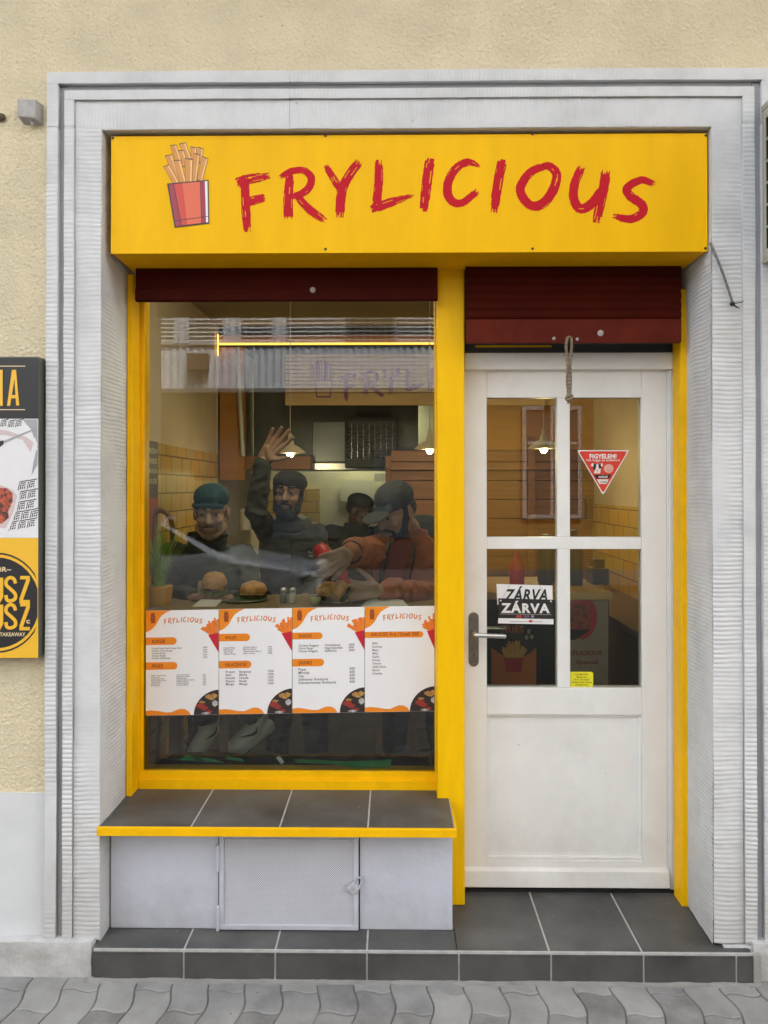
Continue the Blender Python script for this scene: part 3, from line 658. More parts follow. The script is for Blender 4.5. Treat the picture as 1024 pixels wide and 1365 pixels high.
w = MB(); c = catmull([P(947, 324, .01), P(955, 342, -.012), P(965, 368, -.014), P(973, 392, -.012), P(976.5, 404, -.012)], 8); w.tube(c, [.0042+.0006*sin(i*1.9) for i in range(len(c))], 8); obj('sheath', w, M('grey_cable', (.16,.16,.16), .6, var=.3, vs=60), cb_, smooth=True)
w = MB(); q = P(976.5, 405, -.012); w.ell(q, (.009,.007,.008)); w.tube([q, P(983, 410, -.014)], .0025, 6); w.tube([q, P(989, 403, -.012), P(991, 401, -.012)], .0016, 6); w.tube([q, P(980, 408, -.01), P(986, 411, -.012)], .0016, 6); obj('bare_end', w, black, cb_, smooth=True)
AC = thing('air_conditioner', (1.6, -.15, 2.40), 'beige outdoor air conditioning unit at the upper right edge of the shop front', 'air conditioner')
acm = M('beige_ac_casing', (.42,.41,.33), .5, var=.1, vs=10); ax0 = PX(1016, 0, 250); za, zb = PZ(347, .0, 1016), PZ(150, .0, 1016)
w = MB(); w.box(ax0+.006, ax0+.85, -.33, -.002, za, zb); w.cur = 0
a1 = obj('casing', w, blackm, AC)
w = MB(); w.box(ax0, ax0+.006, -.33, -.309, za, zb); w.box(ax0, ax0+.006, -.02, .0, za, zb); w.box(ax0, ax0+.006, -.308, -.021, zb-.03, zb); w.box(ax0, ax0+.006, -.308, -.021, za, za+.03); w.box(ax0-.002, ax0+.86, -.34, .002, zb+.001, zb+.02); w.box(ax0+.008, ax0+.86, -.345, -.332, za, zb); w.box(ax0-.001, ax0+.86, -.34, .002, za-.014, za-.001)
for k in range(5): z = za+.03+(k+1)*(zb-za-.06)/6; w.box(ax0+.0005, ax0+.0055, -.308, -.021, z-.004, z+.004)
obj('side_grille', w, acm, AC, bevel=.002)
for k in range(2): w = MB(); w.box(ax0+.1+k*.55, ax0+.14+k*.55, -.3, .03, za-.05, za-.016); obj('bracket', w, galv, AC)

# ------------------------------------------------------------------ neighbour's billboard at the left edge
YBd = -.03
BB = thing('advertising_board', (PX(-100, YBd), YBd, PZ(878, YBd, 25)), 'black and yellow takeaway advertising board on the cream wall at the left edge', 'sign')
bx1, bz0, bz1 = PX(51.5, YBd, 675), PZ(878, YBd, 50), PZ(475, YBd, 50)
bx0 = bx1-.62
w = MB(); w.box(bx0, bx1, YBd, .026, bz0, bz1); obj('frame', w, M('olive_grey_board_edge', (.09,.095,.075), .5), BB, bevel=.006)
bfn = lambda x, y, l=0.: P(x, y, YBd-.0008-l)
dk = M('board_black', (.022,.020,.021), .4, var=0); by = M('board_yellow', (.83,.47,.03), .4, var=0); gy = M('board_grey', (.35,.35,.36), .5, var=0); pw = M('board_white', (.74,.73,.73), .4, var=.04)
pk_ = M('board_pinkish', (.60,.48,.47), .4, var=0); meat = M('board_sauce', (.50,.10,.05), .4, var=.6, vs=50, chip=(.06,.03,.02), chip_t=.52, chip_s=45)
w = MB(); X0 = -185; rect = lambda x0, y0, x1, y1, l: w.poly([bfn(x0,y1,l), bfn(x1,y1,l), bfn(x1,y0,l), bfn(x0,y0,l)])
def ring(cx, cy, r, l, x_lo, x_hi, ry=None, n=40):
    ry = ry or r; pts = []
    for k in range(n): t = 2*pi*k/n; pts.append((min(max(cx+r*cos(t), x_lo), x_hi), cy+ry*sin(t)))
    w.poly([bfn(*p, l) for p in pts])
w.cur = 0; rect(X0, 477, 51, 558, 0)
w.cur = 3; rect(X0, 558.2, 51, 717, 0)
w.cur = 1; rect(X0, 717.2, 51, 877, 0)
w.cur = 0; ring(-4, 803.5, 62, .0003, X0, 49, 67); w.cur = 1; ring(-4, 803.5, 60.3, .0006, X0, 50, 64.5); 
w.cur = 0; ring(-4, 803.5, 57, .0009, X0, 50, 60.5)
w.cur = 4
rect(-60, 487.5, 34, 488.6, .0004); rect(-60, 545.5, 33.5, 546.6, .0004)
# patterned table cloth, tray and cutlery
rnd = random.Random(8); w.cur = 0; L3 = .0003
def mot(x, y, s, l): # a motif tile of the black and white cloth, slightly turned
    for (a0, b0, a1, b1) in ((0,0,1,.12), (0,.2,.1,1), (.2,.22,.8,.34), (.2,.42,.32,.95), (.42,.45,.62,.62), (.66,.45,.8,.6), (.42,.72,.6,.92), (.7,.7,.82,.95)):
        q = [(a0,b1),(a1,b1),(a1,b0),(a0,b0)]; w.poly([bfn(min(x+(u*cos(.2)-v*sin(.2))*s, 50.7), y+(u*sin(-.2)+v*cos(.2))*s, l) for u, v in q])
for (x, y) in ((26,642),(38,640),(27,655),(39,653),(25,669),(37,667),(18,683),(30,681),(42,679),(13,696),(26,694),(38,692),(8,708),(20,706),(33,704)):
    if y < 702: mot(x, y, 12, L3)
for (x, y) in ((2,560),(12,561),(22,560)): mot(x, y, 10, L3)
w.cur = 2; w.poly([bfn(*p, L3) for p in ((30,559),(50,559),(50.5,600),(42,573))]); w.poly([bfn(*p, L3) for p in ((42,634),(50,620),(50.5,600),(47,600))])
w.cur = 3; w.poly([bfn(*p, .0006) for p in ((X0,562),(10,569),(33,575),(47,584),(50,592),(45,615),(40,635),(28,640),(0,631),(X0,600))])
w.cur = 5; w.poly([bfn(*p, .0008) for p in ((-60,566),(10,574),(36,583),(45,590),(41,603),(30,586),(8,580),(-60,580))])
w.cur = 3; w.poly([bfn(*p, .001) for p in ((X0,637),(0,642),(20,650),(27,660),(22,680),(14,702),(8,712),(X0,712))])
w.cur = 5; w.poly([bfn(*p, .0012) for p in ((X0,641),(0,646),(17,653),(23,661),(18,682),(8,704),(X0,708))])
w.cur = 6; w.poly([bfn(*p, .0014) for p in ((X0,646),(0,650),(10,651),(17,658),(17,668),(11,682),(12,690),(3,698),(X0,702))])
w.cur = 0; w.poly([bfn(*p, .0016) for p in ((-40,600),(-2,588),(5,587),(5,592),(0,596),(-40,606))])
w.cur = 2; w.poly([bfn(*p, .0016) for p in ((5,587.5),(50,569.5),(50,571),(5,591))])
obj('printed_face', w, [dk, by, gy, pw, M('board_cream', (.80,.62,.36), .4, var=0), pk_, meat], BB)
w = MB(); s_ = lambda x0, y, wd, h, t, b_=.03: text(w, t, (lambda u, v: bfn(u, y-v, .0018)), h, x0, 0, wd, b_)
def glyph_poly(lst, l=.0018):
    for p in lst: w.poly([bfn(*q, l) for q in p])
glyph_poly([[(0-12,541),(3,541),(3,493),(-12,493)]]) if False else glyph_poly([[(-5,541),(3.8,541),(3.8,493),(-5,493)]])
glyph_poly([[(9.5,541),(13.5,541),(19.5,505),(17.5,493),(16,493)], [(25.8,540.5),(21.6,540.5),(19.5,505),(17.5,493),(21.6,493)], [(14.9,531),(23.8,531),(22.8,526.5),(15.7,526.5)]])
def seg(pts, wd): 
    n_ = []
    for i in range(len(pts)):
        a_ = Vector(pts[max(i-1,0)]); b_ = Vector(pts[min(i+1,len(pts)-1)]); d = (b_-a_).normalized(); n_.append(Vector((-d.y, d.x)))
    vs = []; 
    for p, q in zip(pts, n_): vs += [bfn(p[0]+q.x*wd/2, p[1]+q.y*wd/2, .0018), bfn(p[0]-q.x*wd/2, p[1]-q.y*wd/2, .0018)]
    w.add(vs, [(2*i, 2*i+1, 2*i+3, 2*i+2) for i in range(len(pts)-1)])
def U_(x, y0, h, wd=14): seg([(x, y0), (x, y0+h*.8), (x+wd*.25, y0+h), (x+wd*.75, y0+h), (x+wd, y0+h*.8), (x+wd, y0)], 5)
def S_(x, y0, h, wd=13): seg([(p.x, p.y) for p in catmull([(x+wd,y0+h*.25,0),(x+wd*.8,y0+h*.05,0),(x+wd*.4,y0,0),(x+wd*.05,y0+h*.12,0),(x+wd*.05,y0+h*.32,0),(x+wd*.5,y0+h*.5,0),(x+wd*.95,y0+h*.7,0),(x+wd*.95,y0+h*.9,0),(x+wd*.5,y0+h,0),(x+wd*.1,y0+h*.95,0),(x,y0+h*.75,0)], 4)], 4.6)
def Z_(x, y0, h, wd=13): seg([(x, y0), (x+wd, y0)], 4.6); seg([(x+wd-2, y0+2), (x+1, y0+h-2)], 5); seg([(x-1, y0+h), (x+wd, y0+h)], 4.6)
U_(-12, 770, 32); S_(8, 770, 31); Z_(27, 770, 32); U_(-12, 806, 32); S_(8, 806, 31); Z_(27, 806, 32)
S_(-36, 770, 31); S_(-36, 806, 31)
obj('lettering', w, by, BB)
for a_ in ((-6, 848, 40, 7, '& TAKEAWAY', .02), (-3, 762, 18, 9, 'BR~', .02), (35, 831, 5, 10, 'c', .03)): w = MB(); s_(*a_); obj('small_lettering', w, M('board_cream', (.80,.62,.36)), BB)

# ------------------------------------------------------------------ across the street (seen in the glass)
clad = M('pale_ribbed_cladding', (.60,.63,.68), .5, var=.06, vs=2); shut = M('white_shutter_slats', (.45,.46,.45), .6, var=.1); dkw = M('shaded_shopfront', (.03,.032,.03), .4, var=.3)
ochre = M('ochre_render', (.24,.145,.03), .85, var=.1, vs=2); whf = M('white_window_frame', (.34,.34,.33), .5, var=0); greyc = M('grey_shutter', (.16,.16,.15), .6, var=.1)
A_ = thing('office_building', (-6, -12, 0), 'pale ribbed upper floor with shutters reflected in the top of the shop window', 'building')
w = MB(); w.box(-16, 1.6, -20, -12.6, -.1, 3.55); obj('ground_floor', w, dkw, A_)  # shade of the recessed ground floor is put into its dark colour
w = MB(); n = 480; x0, x1 = -16., 1.6; vs = []; fs = []
for k in range(n+1):
    x = x0+(x1-x0)*k/n; y = -12.0 + (.03 if k % 4 < 2 else 0); vs += [(x, y, 3.6), (x, y, 10.5)]
for k in range(n): fs.append((2*k, 2*k+1, 2*k+3, 2*k+2))
w.add(vs, fs); w.box(-16, 1.6, -20, -12.05, 3.6, 10.5); obj('cladding', w, clad, A_)
w = MB(); w.box(-16, 1.62, -12.1, -11.94, 3.52, 3.6); w.box(-16, 1.62, -12.1, -11.95, 4.46, 4.52); obj('cornice', w, greyc, A_)
k = 0
for fl in (4.54, 7.6):
    for (xa_, xb_, mt) in ((-4.75,-4.36,shut), (-4.06,-3.39,shut), (-3.01,-2.42,shut), (-2.12,-.96,shut), (-.93,.05,greyc), (.09,1.2,shut), (-6.4,-5.4,shut), (-8.4,-7.2,shut), (-11,-9.6,shut), (-14,-12.6,shut)):
        w = MB(); z = fl
        w.box(xa_, xb_, -12, -11.93, fl-.06, fl); 
        while z < fl+1.5: w.hexa([(xa_,-11.965,z),(xb_,-11.965,z),(xb_,-12,z),(xa_,-12,z),(xa_,-11.94,z+.01),(xb_,-11.94,z+.01),(xb_,-12,z+.075),(xa_,-12,z+.075)]); z += .085
        obj('window_shutter', w, mt, A_)
w = MB(); w.box(-4.05, -3.65, -12.0, -11.75, 3.95, 4.28); obj('vent_box', w, M('brown_vent', (.12,.08,.05)), A_)
for k in range(7):
    w = MB(); w.box(-13+k*2.1, -11.6+k*2.1, -12.6, -12.55, .6, 2.9); obj('shop_window', w, M('far_glass', (.05,.06,.07), .08, var=0), A_)
B2 = thing('corner_house', (8, -12, 0), 'ochre rendered house with white framed windows reflected in the door panes', 'building')
w = MB(); w.box(1.62, 18, -20, -12.2, -.1, 9.0); obj('wall', w, ochre, B2)
for k in range(5):
    for z in (1.0, 4.6):
        x = 2.6+k*2.4; w = MB()
        w.box(x, x+1.2, -12.2, -12.13, z, z+.08); w.box(x, x+1.2, -12.2, -12.13, z+2.2, z+2.28); w.box(x, x+.08, -12.2, -12.13, z+.08, z+2.2); w.box(x+1.12, x+1.2, -12.2, -12.13, z+.08, z+2.2); w.box(x+.57, x+.63, -12.2, -12.14, z+.08, z+2.2); w.box(x+.08, x+.57, -12.2, -12.14, z+1.5, z+1.56); w.box(x+.63, x+1.12, -12.2, -12.14, z+1.5, z+1.56)
        f = obj('window', w, whf, B2); w = MB(); w.box(x+.08, x+1.12, -12.2, -12.16, z+.08, z+2.2); obj('window_pane', w, MATS['far_glass'], f)
w = MB(); w.box(1.6, 18.1, -12.3, -11.9, 4.0, 4.15); w.box(1.6, 18.2, -12.4, -11.7, 9.0, 9.3); obj('cornice', w, shut, B2)
# the parked car
cp = M('car_paint_silver_blue', (.78,.82,.88), .40, metal=0, var=0, coat=1.0); cg = M('car_glass', (.015,.017,.018), .04, var=0); rub = M('rubber', (.02,.02,.02), .8, var=0)
CRo = thing('parked_car', (-2.9, -6.4, -.12), 'silver-blue car parked across the road, its bonnet reflected low in the shop window', 'car')
st = [(-.84,.30,.52,.52,.62), (-.90,.12,.60,.62,.72), (-1.15,.10,.66,.70,.83), (-1.9,.10,.76,.83,.86), (-2.05,.10,.78,.88,.87), (-2.7,.10,.80,1.24,.64), (-3.3,.10,.80,1.32,.62), (-4.0,.10,.80,1.27,.60), (-4.6,.10,.80,.98,.66), (-4.85,.12,.78,.80,.78), (-5.0,.3,.6,.62,.6)]
def car_sec(x, zb, zs, zt, hw, n=7):
    cy = -6.45; W_ = .87; pts = []
    zb -= 0; half = [(W_*.88, zb), (W_*.98, zb+.12), (W_, (zb+zs)/2), (W_*.97 if x < -.95 else W_*.8, zs), (hw*1.0, zs+(zt-zs)*.55 if zt > zs+.1 else zs+.01), (hw*.92, zt-.02), (hw*.55, zt)]
    if x > -.95: half = [(p[0]*.86, p[1]) for p in half]
    return [(x, cy+p[0], p[1]) for p in half] + [(x, cy-p[0], p[1]) for p in reversed(half)]
w = MB(); secs = [car_sec(*s_) for s_ in st]; m = len(secs[0]); vs = sum(secs, []); fs = []
for k in range(len(secs)-1):
    for i in range(m): j = (i+1) % m; fs.append((k*m+i, k*m+j, (k+1)*m+j, (k+1)*m+i))
fs.append(tuple(range(m))); fs.append(tuple((len(secs)-1)*m+i for i in reversed(range(m)))); w.add(vs, fs)
cbod = obj('body', w, cp, CRo, smooth=True); sub_ = cbod.modifiers.new('s', 'SUBSURF'); sub_.levels = 2; sub_.render_levels = 2
w = MB(); yn = -6.45+.80
w.prism([(-2.15,yn,.86), (-2.72,yn-.14,1.17), (-3.3,yn-.16,1.24), (-3.3,yn,.86)], (0,-.02,0)); obj('side_window', w, cg, CRo)
w = MB(); w.prism([(-3.38,yn,.86), (-3.38,yn-.16,1.24), (-3.95,yn-.15,1.20), (-4.35,yn,.86)], (0,-.02,0)); obj('side_window', w, cg, CRo)
w = MB(); w.hexa([(-2.02,-5.75,.875),(-2.02,-7.15,.875),(-2.12,-7.15,.86),(-2.12,-5.75,.86),(-2.66,-5.92,1.25),(-2.66,-6.98,1.25),(-2.72,-6.98,1.22),(-2.72,-5.92,1.22)]); obj('windscreen', w, cg, CRo)
for yy in (-5.72, -7.18):
    w = MB(); w.ell((-.98, yy, .60), (.13,.14,.07)); obj('headlight', w, M('headlight_lens', (.7,.72,.74), .1, var=0, metal=.6), CRo, smooth=True)
for xx in (-1.62, -4.3):
    for yy in (-5.60, -7.30):
        w = MB(); w.lathe((xx, yy-.1, .19), [(.20,0),(.31,.01),(.31,.19),(.20,.2)], 28, (0,1,0)); t_ = obj('wheel', w, rub, CRo, smooth=False)
        w = MB(); w.lathe((xx, yy-.102, .19), [(.19,0),(.06,-.0),(.06,.204),(.19,.204)], 20, (0,1,0)); obj('rim', w, steel, t_)
w = MB(); w.box(-.86,-.80,-7.0,-5.9,.28,.45); obj('grille', w, black, CRo, bevel=.01)

# ------------------------------------------------------------------ inside the shop
XL, XR, ZC, YP_ = -1.22, 1.38, 2.75, 2.72
beige = M('interior_beige_paint', (.50,.40,.27), .8, var=.04); ceil_m = M('interior_ceiling', (.42,.38,.27), .8, var=.03); terr = M('dark_floor_tile', (.035,.034,.032), .5, var=.2)
creamk = M('kitchen_cream_wall', (.55,.51,.36), .7, var=.04); amber = M('amber_painted_board', (.34,.14,.012), .5, var=.12, vs=5, stretch=(.5,1,4)); wood = M('pine_plank_stained', (.24,.09,.015), .5, var=.3, vs=7, bump=.3, stretch=(.4,1,6)); hood_m = M('dark_steel_hood', (.085,.085,.08), .4, metal=.6, var=.1)
def brick_mat(name, axis):
    m = bpy.data.materials.new(name); m.use_nodes = True; nt = m.node_tree; N = nt.nodes; L = nt.links; b = N['Principled BSDF']
    tc = N.new('ShaderNodeTexCoord'); sp = N.new('ShaderNodeSeparateXYZ'); L.new(tc.outputs['Object'], sp.inputs[0]); cmb = N.new('ShaderNodeCombineXYZ')
    L.new(sp.outputs[axis], cmb.inputs[0]); L.new(sp.outputs[2], cmb.inputs[1])
    bt = N.new('ShaderNodeTexBrick'); L.new(cmb.outputs[0], bt.inputs['Vector']); bt.inputs['Scale'].default_value = 1; bt.inputs['Brick Width'].default_value = .20; bt.inputs['Row Height'].default_value = .10; bt.inputs['Mortar Size'].default_value = .0035
    bt.inputs['Color1'].default_value = (.58,.32,.045,1); bt.inputs['Color2'].default_value = (.50,.36,.10,1); bt.inputs['Mortar'].default_value = (.16,.10,.04,1)
    L.new(bt.outputs[0], b.inputs['Base Color']); b.inputs['Roughness'].default_value = .12
    bp = N.new('ShaderNodeBump'); bp.inputs['Strength'].default_value = .6; bp.inputs['Distance'].default_value = .003; inv = N.new('ShaderNodeMath'); inv.operation = 'SUBTRACT'; inv.inputs[0].default_value = 1; L.new(bt.outputs[1], inv.inputs[1]); L.new(inv.outputs[0], bp.inputs['Height']); L.new(bp.outputs[0], b.inputs['Normal'])
    return m
tileX = brick_mat('yellow_glazed_brick_side', 1); tileY = brick_mat('yellow_glazed_brick_back', 0)
w = MB(); w.box(XL-.3, XR+.3, .44, 5.2, -.05, ZS); tag(obj('shop_floor', w, terr), kind='structure')
w = MB(); w.box(XL-.3, XR+.3, .45, 5.2, ZC, ZC+.1); obj('ceiling', w, ceil_m, B)
w = MB(); w.box(XL-.1, XL, .45, 5.0, ZS, ZC); obj('interior_side_wall', w, beige, B)
w = MB(); w.box(XR, XR+.1, .45, 5.0, ZS, ZC); obj('interior_side_wall', w, beige, B)
w = MB(); w.box(XL, XL+.012, .46, YP_, ZS, 1.86); obj('brick_tiling', w, tileX, B)
w = MB(); w.box(XR-.012, XR, .46, YP_, ZS+.0, 1.52); obj('brick_tiling', w, tileX, B)
w = MB(); w.box(XL, XR, 4.5, 4.6, ZS, ZC); obj('kitchen_wall', w, creamk, B)
w = MB(); w.box(-3, XcL-.002, .4505, .46, ZS, 4.3); w.box(XcRb+.03, 3, .4505, .46, ZS, 4.3); w.box(XcL, XcRb+.03, .43, .46, 2.425, 4.3); w.box(XcL, PX(583, .25), .41, .46, ZS, ZI+.01); obj('inner_lining', w, beige, B)
# kitchen partition: bulkhead with a yellow light strip, amber jamb, plank wall
yq = YP_
w = MB(); w.box(XL, PX(290, yq), yq, yq+.1, ZS, ZC); obj('partition', w, beige, B)
w = MB(); w.box(PX(292.5, yq), XR, yq-.02, yq+.06, PZ(458, yq), PZ(447, yq)); obj('partition_header', w, amber, B)
w = MB(); w.box(PX(292, yq), XR, yq-.045, yq-.022, PZ(460.4, yq), PZ(458.2, yq)); w.box(PX(291.3, yq), PX(292.5, yq), yq-.045, yq-.022, PZ(475, yq), PZ(446, yq))
LS = thing('light_strip', (0, yq, 2.6), 'glowing yellow light strip along the top of the kitchen opening', 'lamp')
obj('diffuser', w, M('lit_yellow_strip', (.9,.6,.1), .4, var=0, emis=(1.0,.55,.07), es=.34), LS)
w = MB(); w.box(PX(293, yq), PX(325, yq), yq, yq+.08, PZ(640, yq), PZ(462, yq)-.002); obj('amber_jamb', w, amber, B)
w = MB(); w.tube([P(316, 463, yq-.03), P(324, 608, yq-.03)], .014, 8); o = obj('door_pole', w, shut, B)
w = MB(); w.box(PX(294, yq), PX(412, yq), yq+.1, yq+.3, PZ(625, yq), PZ(607, yq)); obj('wooden_beam', w, wood, B, bevel=.003)
HD = thing('extractor_hood', (0, 3.2, 1.75), 'large dark steel extractor hood above the kitchen opening', 'extractor hood')
w = MB(); w.box(PX(326, yq), PX(560, yq), yq+.35, 4.2, PZ(624, yq+.35), ZC-.02); obj('canopy', w, hood_m, HD, bevel=.004)
w = MB(); w.box(PX(326, yq), PX(560, yq), yq+.33, yq+.349, PZ(624, yq+.35)-.01, PZ(618, yq+.35)); obj('rim', w, steel, HD)
w = MB(); w.box(PX(410, yq), PX(462, yq), yq+.325, yq+.345, PZ(616, yq+.35), PZ(562, yq+.35)); obj('filter_panel', w, M('hood_filter', (.16,.165,.165), .35, metal=.7), HD, bevel=.004)
RK = thing('wire_rack', P(496, 624, yq+.1), 'black wire basket rack hanging in front of the extractor hood', 'rack')
rx0, rx1, rz0, rz1 = PX(461, yq+.1), PX(531, yq+.1), PZ(623, yq+.1), PZ(557, yq+.1)
w = MB(); 
for a_, b_ in (((rx0,rz0),(rx1,rz0)), ((rx1,rz0),(rx1,rz1)), ((rx1,rz1),(rx0,rz1)), ((rx0,rz1),(rx0,rz0))): w.tube([(a_[0],yq+.1,a_[1]),(b_[0],yq+.1,b_[1])], .007, 8)
w.box(rx0, rx1, yq+.14, yq+.15, rz0, rz1); w.box(rx0, rx1, yq+.095, yq+.14, rz0, rz0+.06); obj('frame', w, black, RK)
w = MB()
for k in range(1, 9): x = rx0+(rx1-rx0)*k/9; w.tube([(x,yq+.105,rz0),(x,yq+.105,rz1-.04)], .002, 5)
for k in range(1, 12): z = rz0+(rz1-.04-rz0)*k/12; w.tube([(rx0,yq+.11,z),(rx1,yq+.11,z)], .0018, 5)
obj('wire_mesh', w, steel, RK)
w = MB(); w.box(PX(521, yq), XR, yq, yq+.02, ZS, PZ(600, yq)); obj('plank_backing', w, M('dark_gap_wood', (.05,.02,.006)), B)
zz0 = ZS+.02; k = 0
w = MB()
while zz0 < PZ(603, yq): w.box(PX(521, yq)+.002, XR-.002, yq-.018, yq-.001, zz0, min(zz0+.125, PZ(601, yq))); zz0 += .13
obj('plank_wall', w, wood, B, bevel=.004)
w = MB(); w.box(PX(704, yq-.05), PX(713, yq-.05), yq-.06, yq-.02, ZS, PZ(585, yq)); obj('wooden_post', w, wood, B)
w = MB(); w.box(PX(514, yq), PX(521, yq), yq-.02, yq+.1, ZS, PZ(608, yq)); obj('wooden_post', w, wood, B)
w = MB(); w.box(PX(521, yq-.1), XR, yq-.12, yq-.019, PZ(626, yq-.1), PZ(622.5, yq-.1)); obj('shelf_board', w, wood, B)
w = MB(); w.box(PX(590, yq), XR, yq+.001, yq+.05, PZ(600, yq), PZ(462, yq)); obj('partition_panel', w, amber, B)
w = MB(); w.box(-.35, .0, 4.47, 4.498, ZS, 1.2); w.box(PX(310, 4.3), PX(424, 4.3), 4.47, 4.499, ZS, 1.62); obj('brick_tiling', w, tileY, B)
# banner over the kitchen opening
YN = yq-.08
BN = thing('wooden_banner', P(560, 540, YN), 'slatted wooden banner with purple lettering hanging inside above the kitchen opening', 'sign')
bnw = M('banner_wood', (.55,.36,.16), .55, var=.12, stretch=(.5,1,6)); pur = M('banner_purple', (.20,.035,.13), .5, var=0)
w = MB(); z = PZ(523, YN)
z0_ = PZ(540, YN); w.box(PX(380, YN), PX(745, YN), YN, YN+.03, z0_, z-.003)
while z < PZ(472, YN): w.box(PX(380, YN), PX(745, YN), YN, YN+.03, z, z+.021); z += .0265
obj('slats', w, bnw, BN, bevel=.003)
k_ = (720-455)/(875-315)
def bfn2(x, y, l=0.): return P(455+(x-315)*k_, 508+(y-252)*k_*1.0, YN-.001-l)
for i, (ch, strokes) in enumerate(LETTERS):
    w = MB()
    for j, (pts, ws) in enumerate(strokes): brush(w, pts, ws, bfn2, 300+10*i+j, 5, j*.0003)
    obj('letter', w, pur, BN)
w = MB()
for k in range(7): w.poly([P(x, y, YN-.002) for x, y in ((419+k*3.2, 507), (421+k*3.2, 507), (418.5+k*3.8+(k % 2), 480+abs(k-3)*1.6), (415.5+k*3.8, 480+abs(k-3)*1.6))])
for q in (((419,506),(443,506),(442,508),(420,508)), ((419,508),(421,508),(423,529),(421.5,529)), ((441,508),(443,508),(441,529),(439.5,529)), ((421.5,528),(441,528),(441,530),(422,530))): w.poly([P(x, y, YN-.0025) for x, y in reversed(q)])
obj('fries_outline', w, pur, BN)
# papers on the kitchen wall
for (x0, y0, x1, y1, Y_, lb) in ((454,640,500,668,4.46,'large pale paper notice on the cream kitchen wall'), (499,631,519,642,4.40,'small white card under the kitchen hood')):
    w = MB(); w.box(PX(x0, Y_), PX(x1, Y_), Y_, Y_+.004, PZ(y1, Y_), PZ(y0, Y_)); tag(obj('paper_notice', w, M('old_paper', (.62,.60,.50), .8, var=.05)), lb, 'notice')
# pendant lamps
def pendant(x, y, Y_, label):
    c = P(x, y, Y_); t = thing('pendant_lamp', c, label, 'lamp', 'pendant lamps inside the shop'); R0 = .092
    w = MB(); w.lathe(c, [(R0, 0), (R0*.98, .006), (R0*.62, .035), (.024, .052), (.02, .075), (.013, .08), (.012, .115), (0.0001, .118)], 28); w.lathe(c, [(R0-.002, .001), (R0*.6, .031), (.02, .047)], 28); obj('shade', w, M('enamel_shade', (.62,.50,.33), .35, var=.05), t, smooth=True)
    w = MB(); w.lathe(c+Vector((0,0,.001)), [(.001,.030), (R0*.55,.028), (R0*.55, .030), (.001,.032)], 20); obj('reflector', w, M('lit_reflector', (.9,.7,.3), .4, var=0, emis=(1,.68,.18), es=2.2), t)
    w = MB(); w.ell(c+Vector((0,0,-.002)), (.022,.022,.026)); obj('bulb', w, M('lit_bulb', (1,.9,.6), .3, var=0, emis=(1,.80,.34), es=8), t, smooth=True)
    w = MB(); w.tube([c+Vector((0,0,.115)), Vector((c.x, c.y, ZC))], .003, 6); obj('cord', w, galv, t)
    l = bpy.data.lights.new('lamp_light', 'POINT'); l.energy = .95; l.color = (1, .74, .42); l.shadow_soft_size = .03; lo = bpy.data.objects.new('lamp_light', l); COL.objects.link(lo); lo.parent = t; lo.location = (0, 0, -.045)
    return t
pl = pendant(387, 604, 2.0, 'glowing pendant lamp beside the waving hand')
for (x, y, lb) in ((573, 599, 'glowing pendant lamp half hidden behind the yellow centre post'), (725, 598, 'glowing pendant lamp behind the upper left door pane')):
    c = copy_tree(pl); c['label'] = lb; c.location = P(x, y, 2.0 if x < 600 else 1.9)
# window counter with things on it
ZT = 1.160; YC0, YC1 = .37, .80
CT = thing('window_counter', (0, .6, ZS), 'narrow wooden counter along the inside of the shop window', 'counter')
w = MB(); w.box(XL+.012, PX(583, .43), YC0, YC1, ZT-.03, ZT); obj('counter_top', w, M('counter_wood', (.30,.22,.13), .45, var=.25, stretch=(.5,3,3)), CT, bevel=.003)
legw = M('leg_wood', (.18,.085,.04), .5, var=.25)
for (x0, x1) in ((226, 241), (293, 303), (500, 510)):
    w = MB(); w.box(PX(x0, .7), PX(x1, .7), .7, .735, ZS, ZT-.03); obj('leg', w, legw, CT, bevel=.002)
w = MB(); w.hexa([(.10,.7,ZS),(.13,.7,ZS),(.13,.73,ZS),(.10,.73,ZS),(.04,.7,ZT-.03),(.07,.7,ZT-.03),(.07,.73,ZT-.03),(.04,.73,ZT-.03)]); obj('brace', w, legw, CT)
# ledge bag
w = MB(); rough_box(w, gx0+.02, gx1-.01, .40, .62, ZI-.1, ZI+.035, .02, .03, 4); DB = obj('delivery_bag', w, M('black_nylon', (.014,.015,.015), .45, var=.3, bump=.4, bs=40, bd=.01), smooth=True)
tag(DB, 'black delivery bag with green and white stripes lying behind the bottom of the window', 'bag')
gr = M('green_stripe', (.03,.26,.08), .5, var=.1); gs = M('reflective_white', (.62,.68,.64), .4, var=.2, vs=30)
for mt, pts in ((gr, ((238,1013),(300,1017),(284,1012),(262,1008),(248,1007))), (gs, ((252,1008),(264,1009),(278,1016),(262,1014))), (gr, ((301,1012),(326,1016),(322,1011),(302,1008))), (gs, ((368,1010),(375,1019),(379,1016),(373,1008))), (gr, ((392,1012),(396,1017),(437,1018),(470,1023),(520,1023),(522,1012),(500,1014),(460,1015)))):
    w = MB(); w.prism([P(x, y, .372) for x, y in pts], (0,.003,0)); obj('stripe', w, mt, DB)
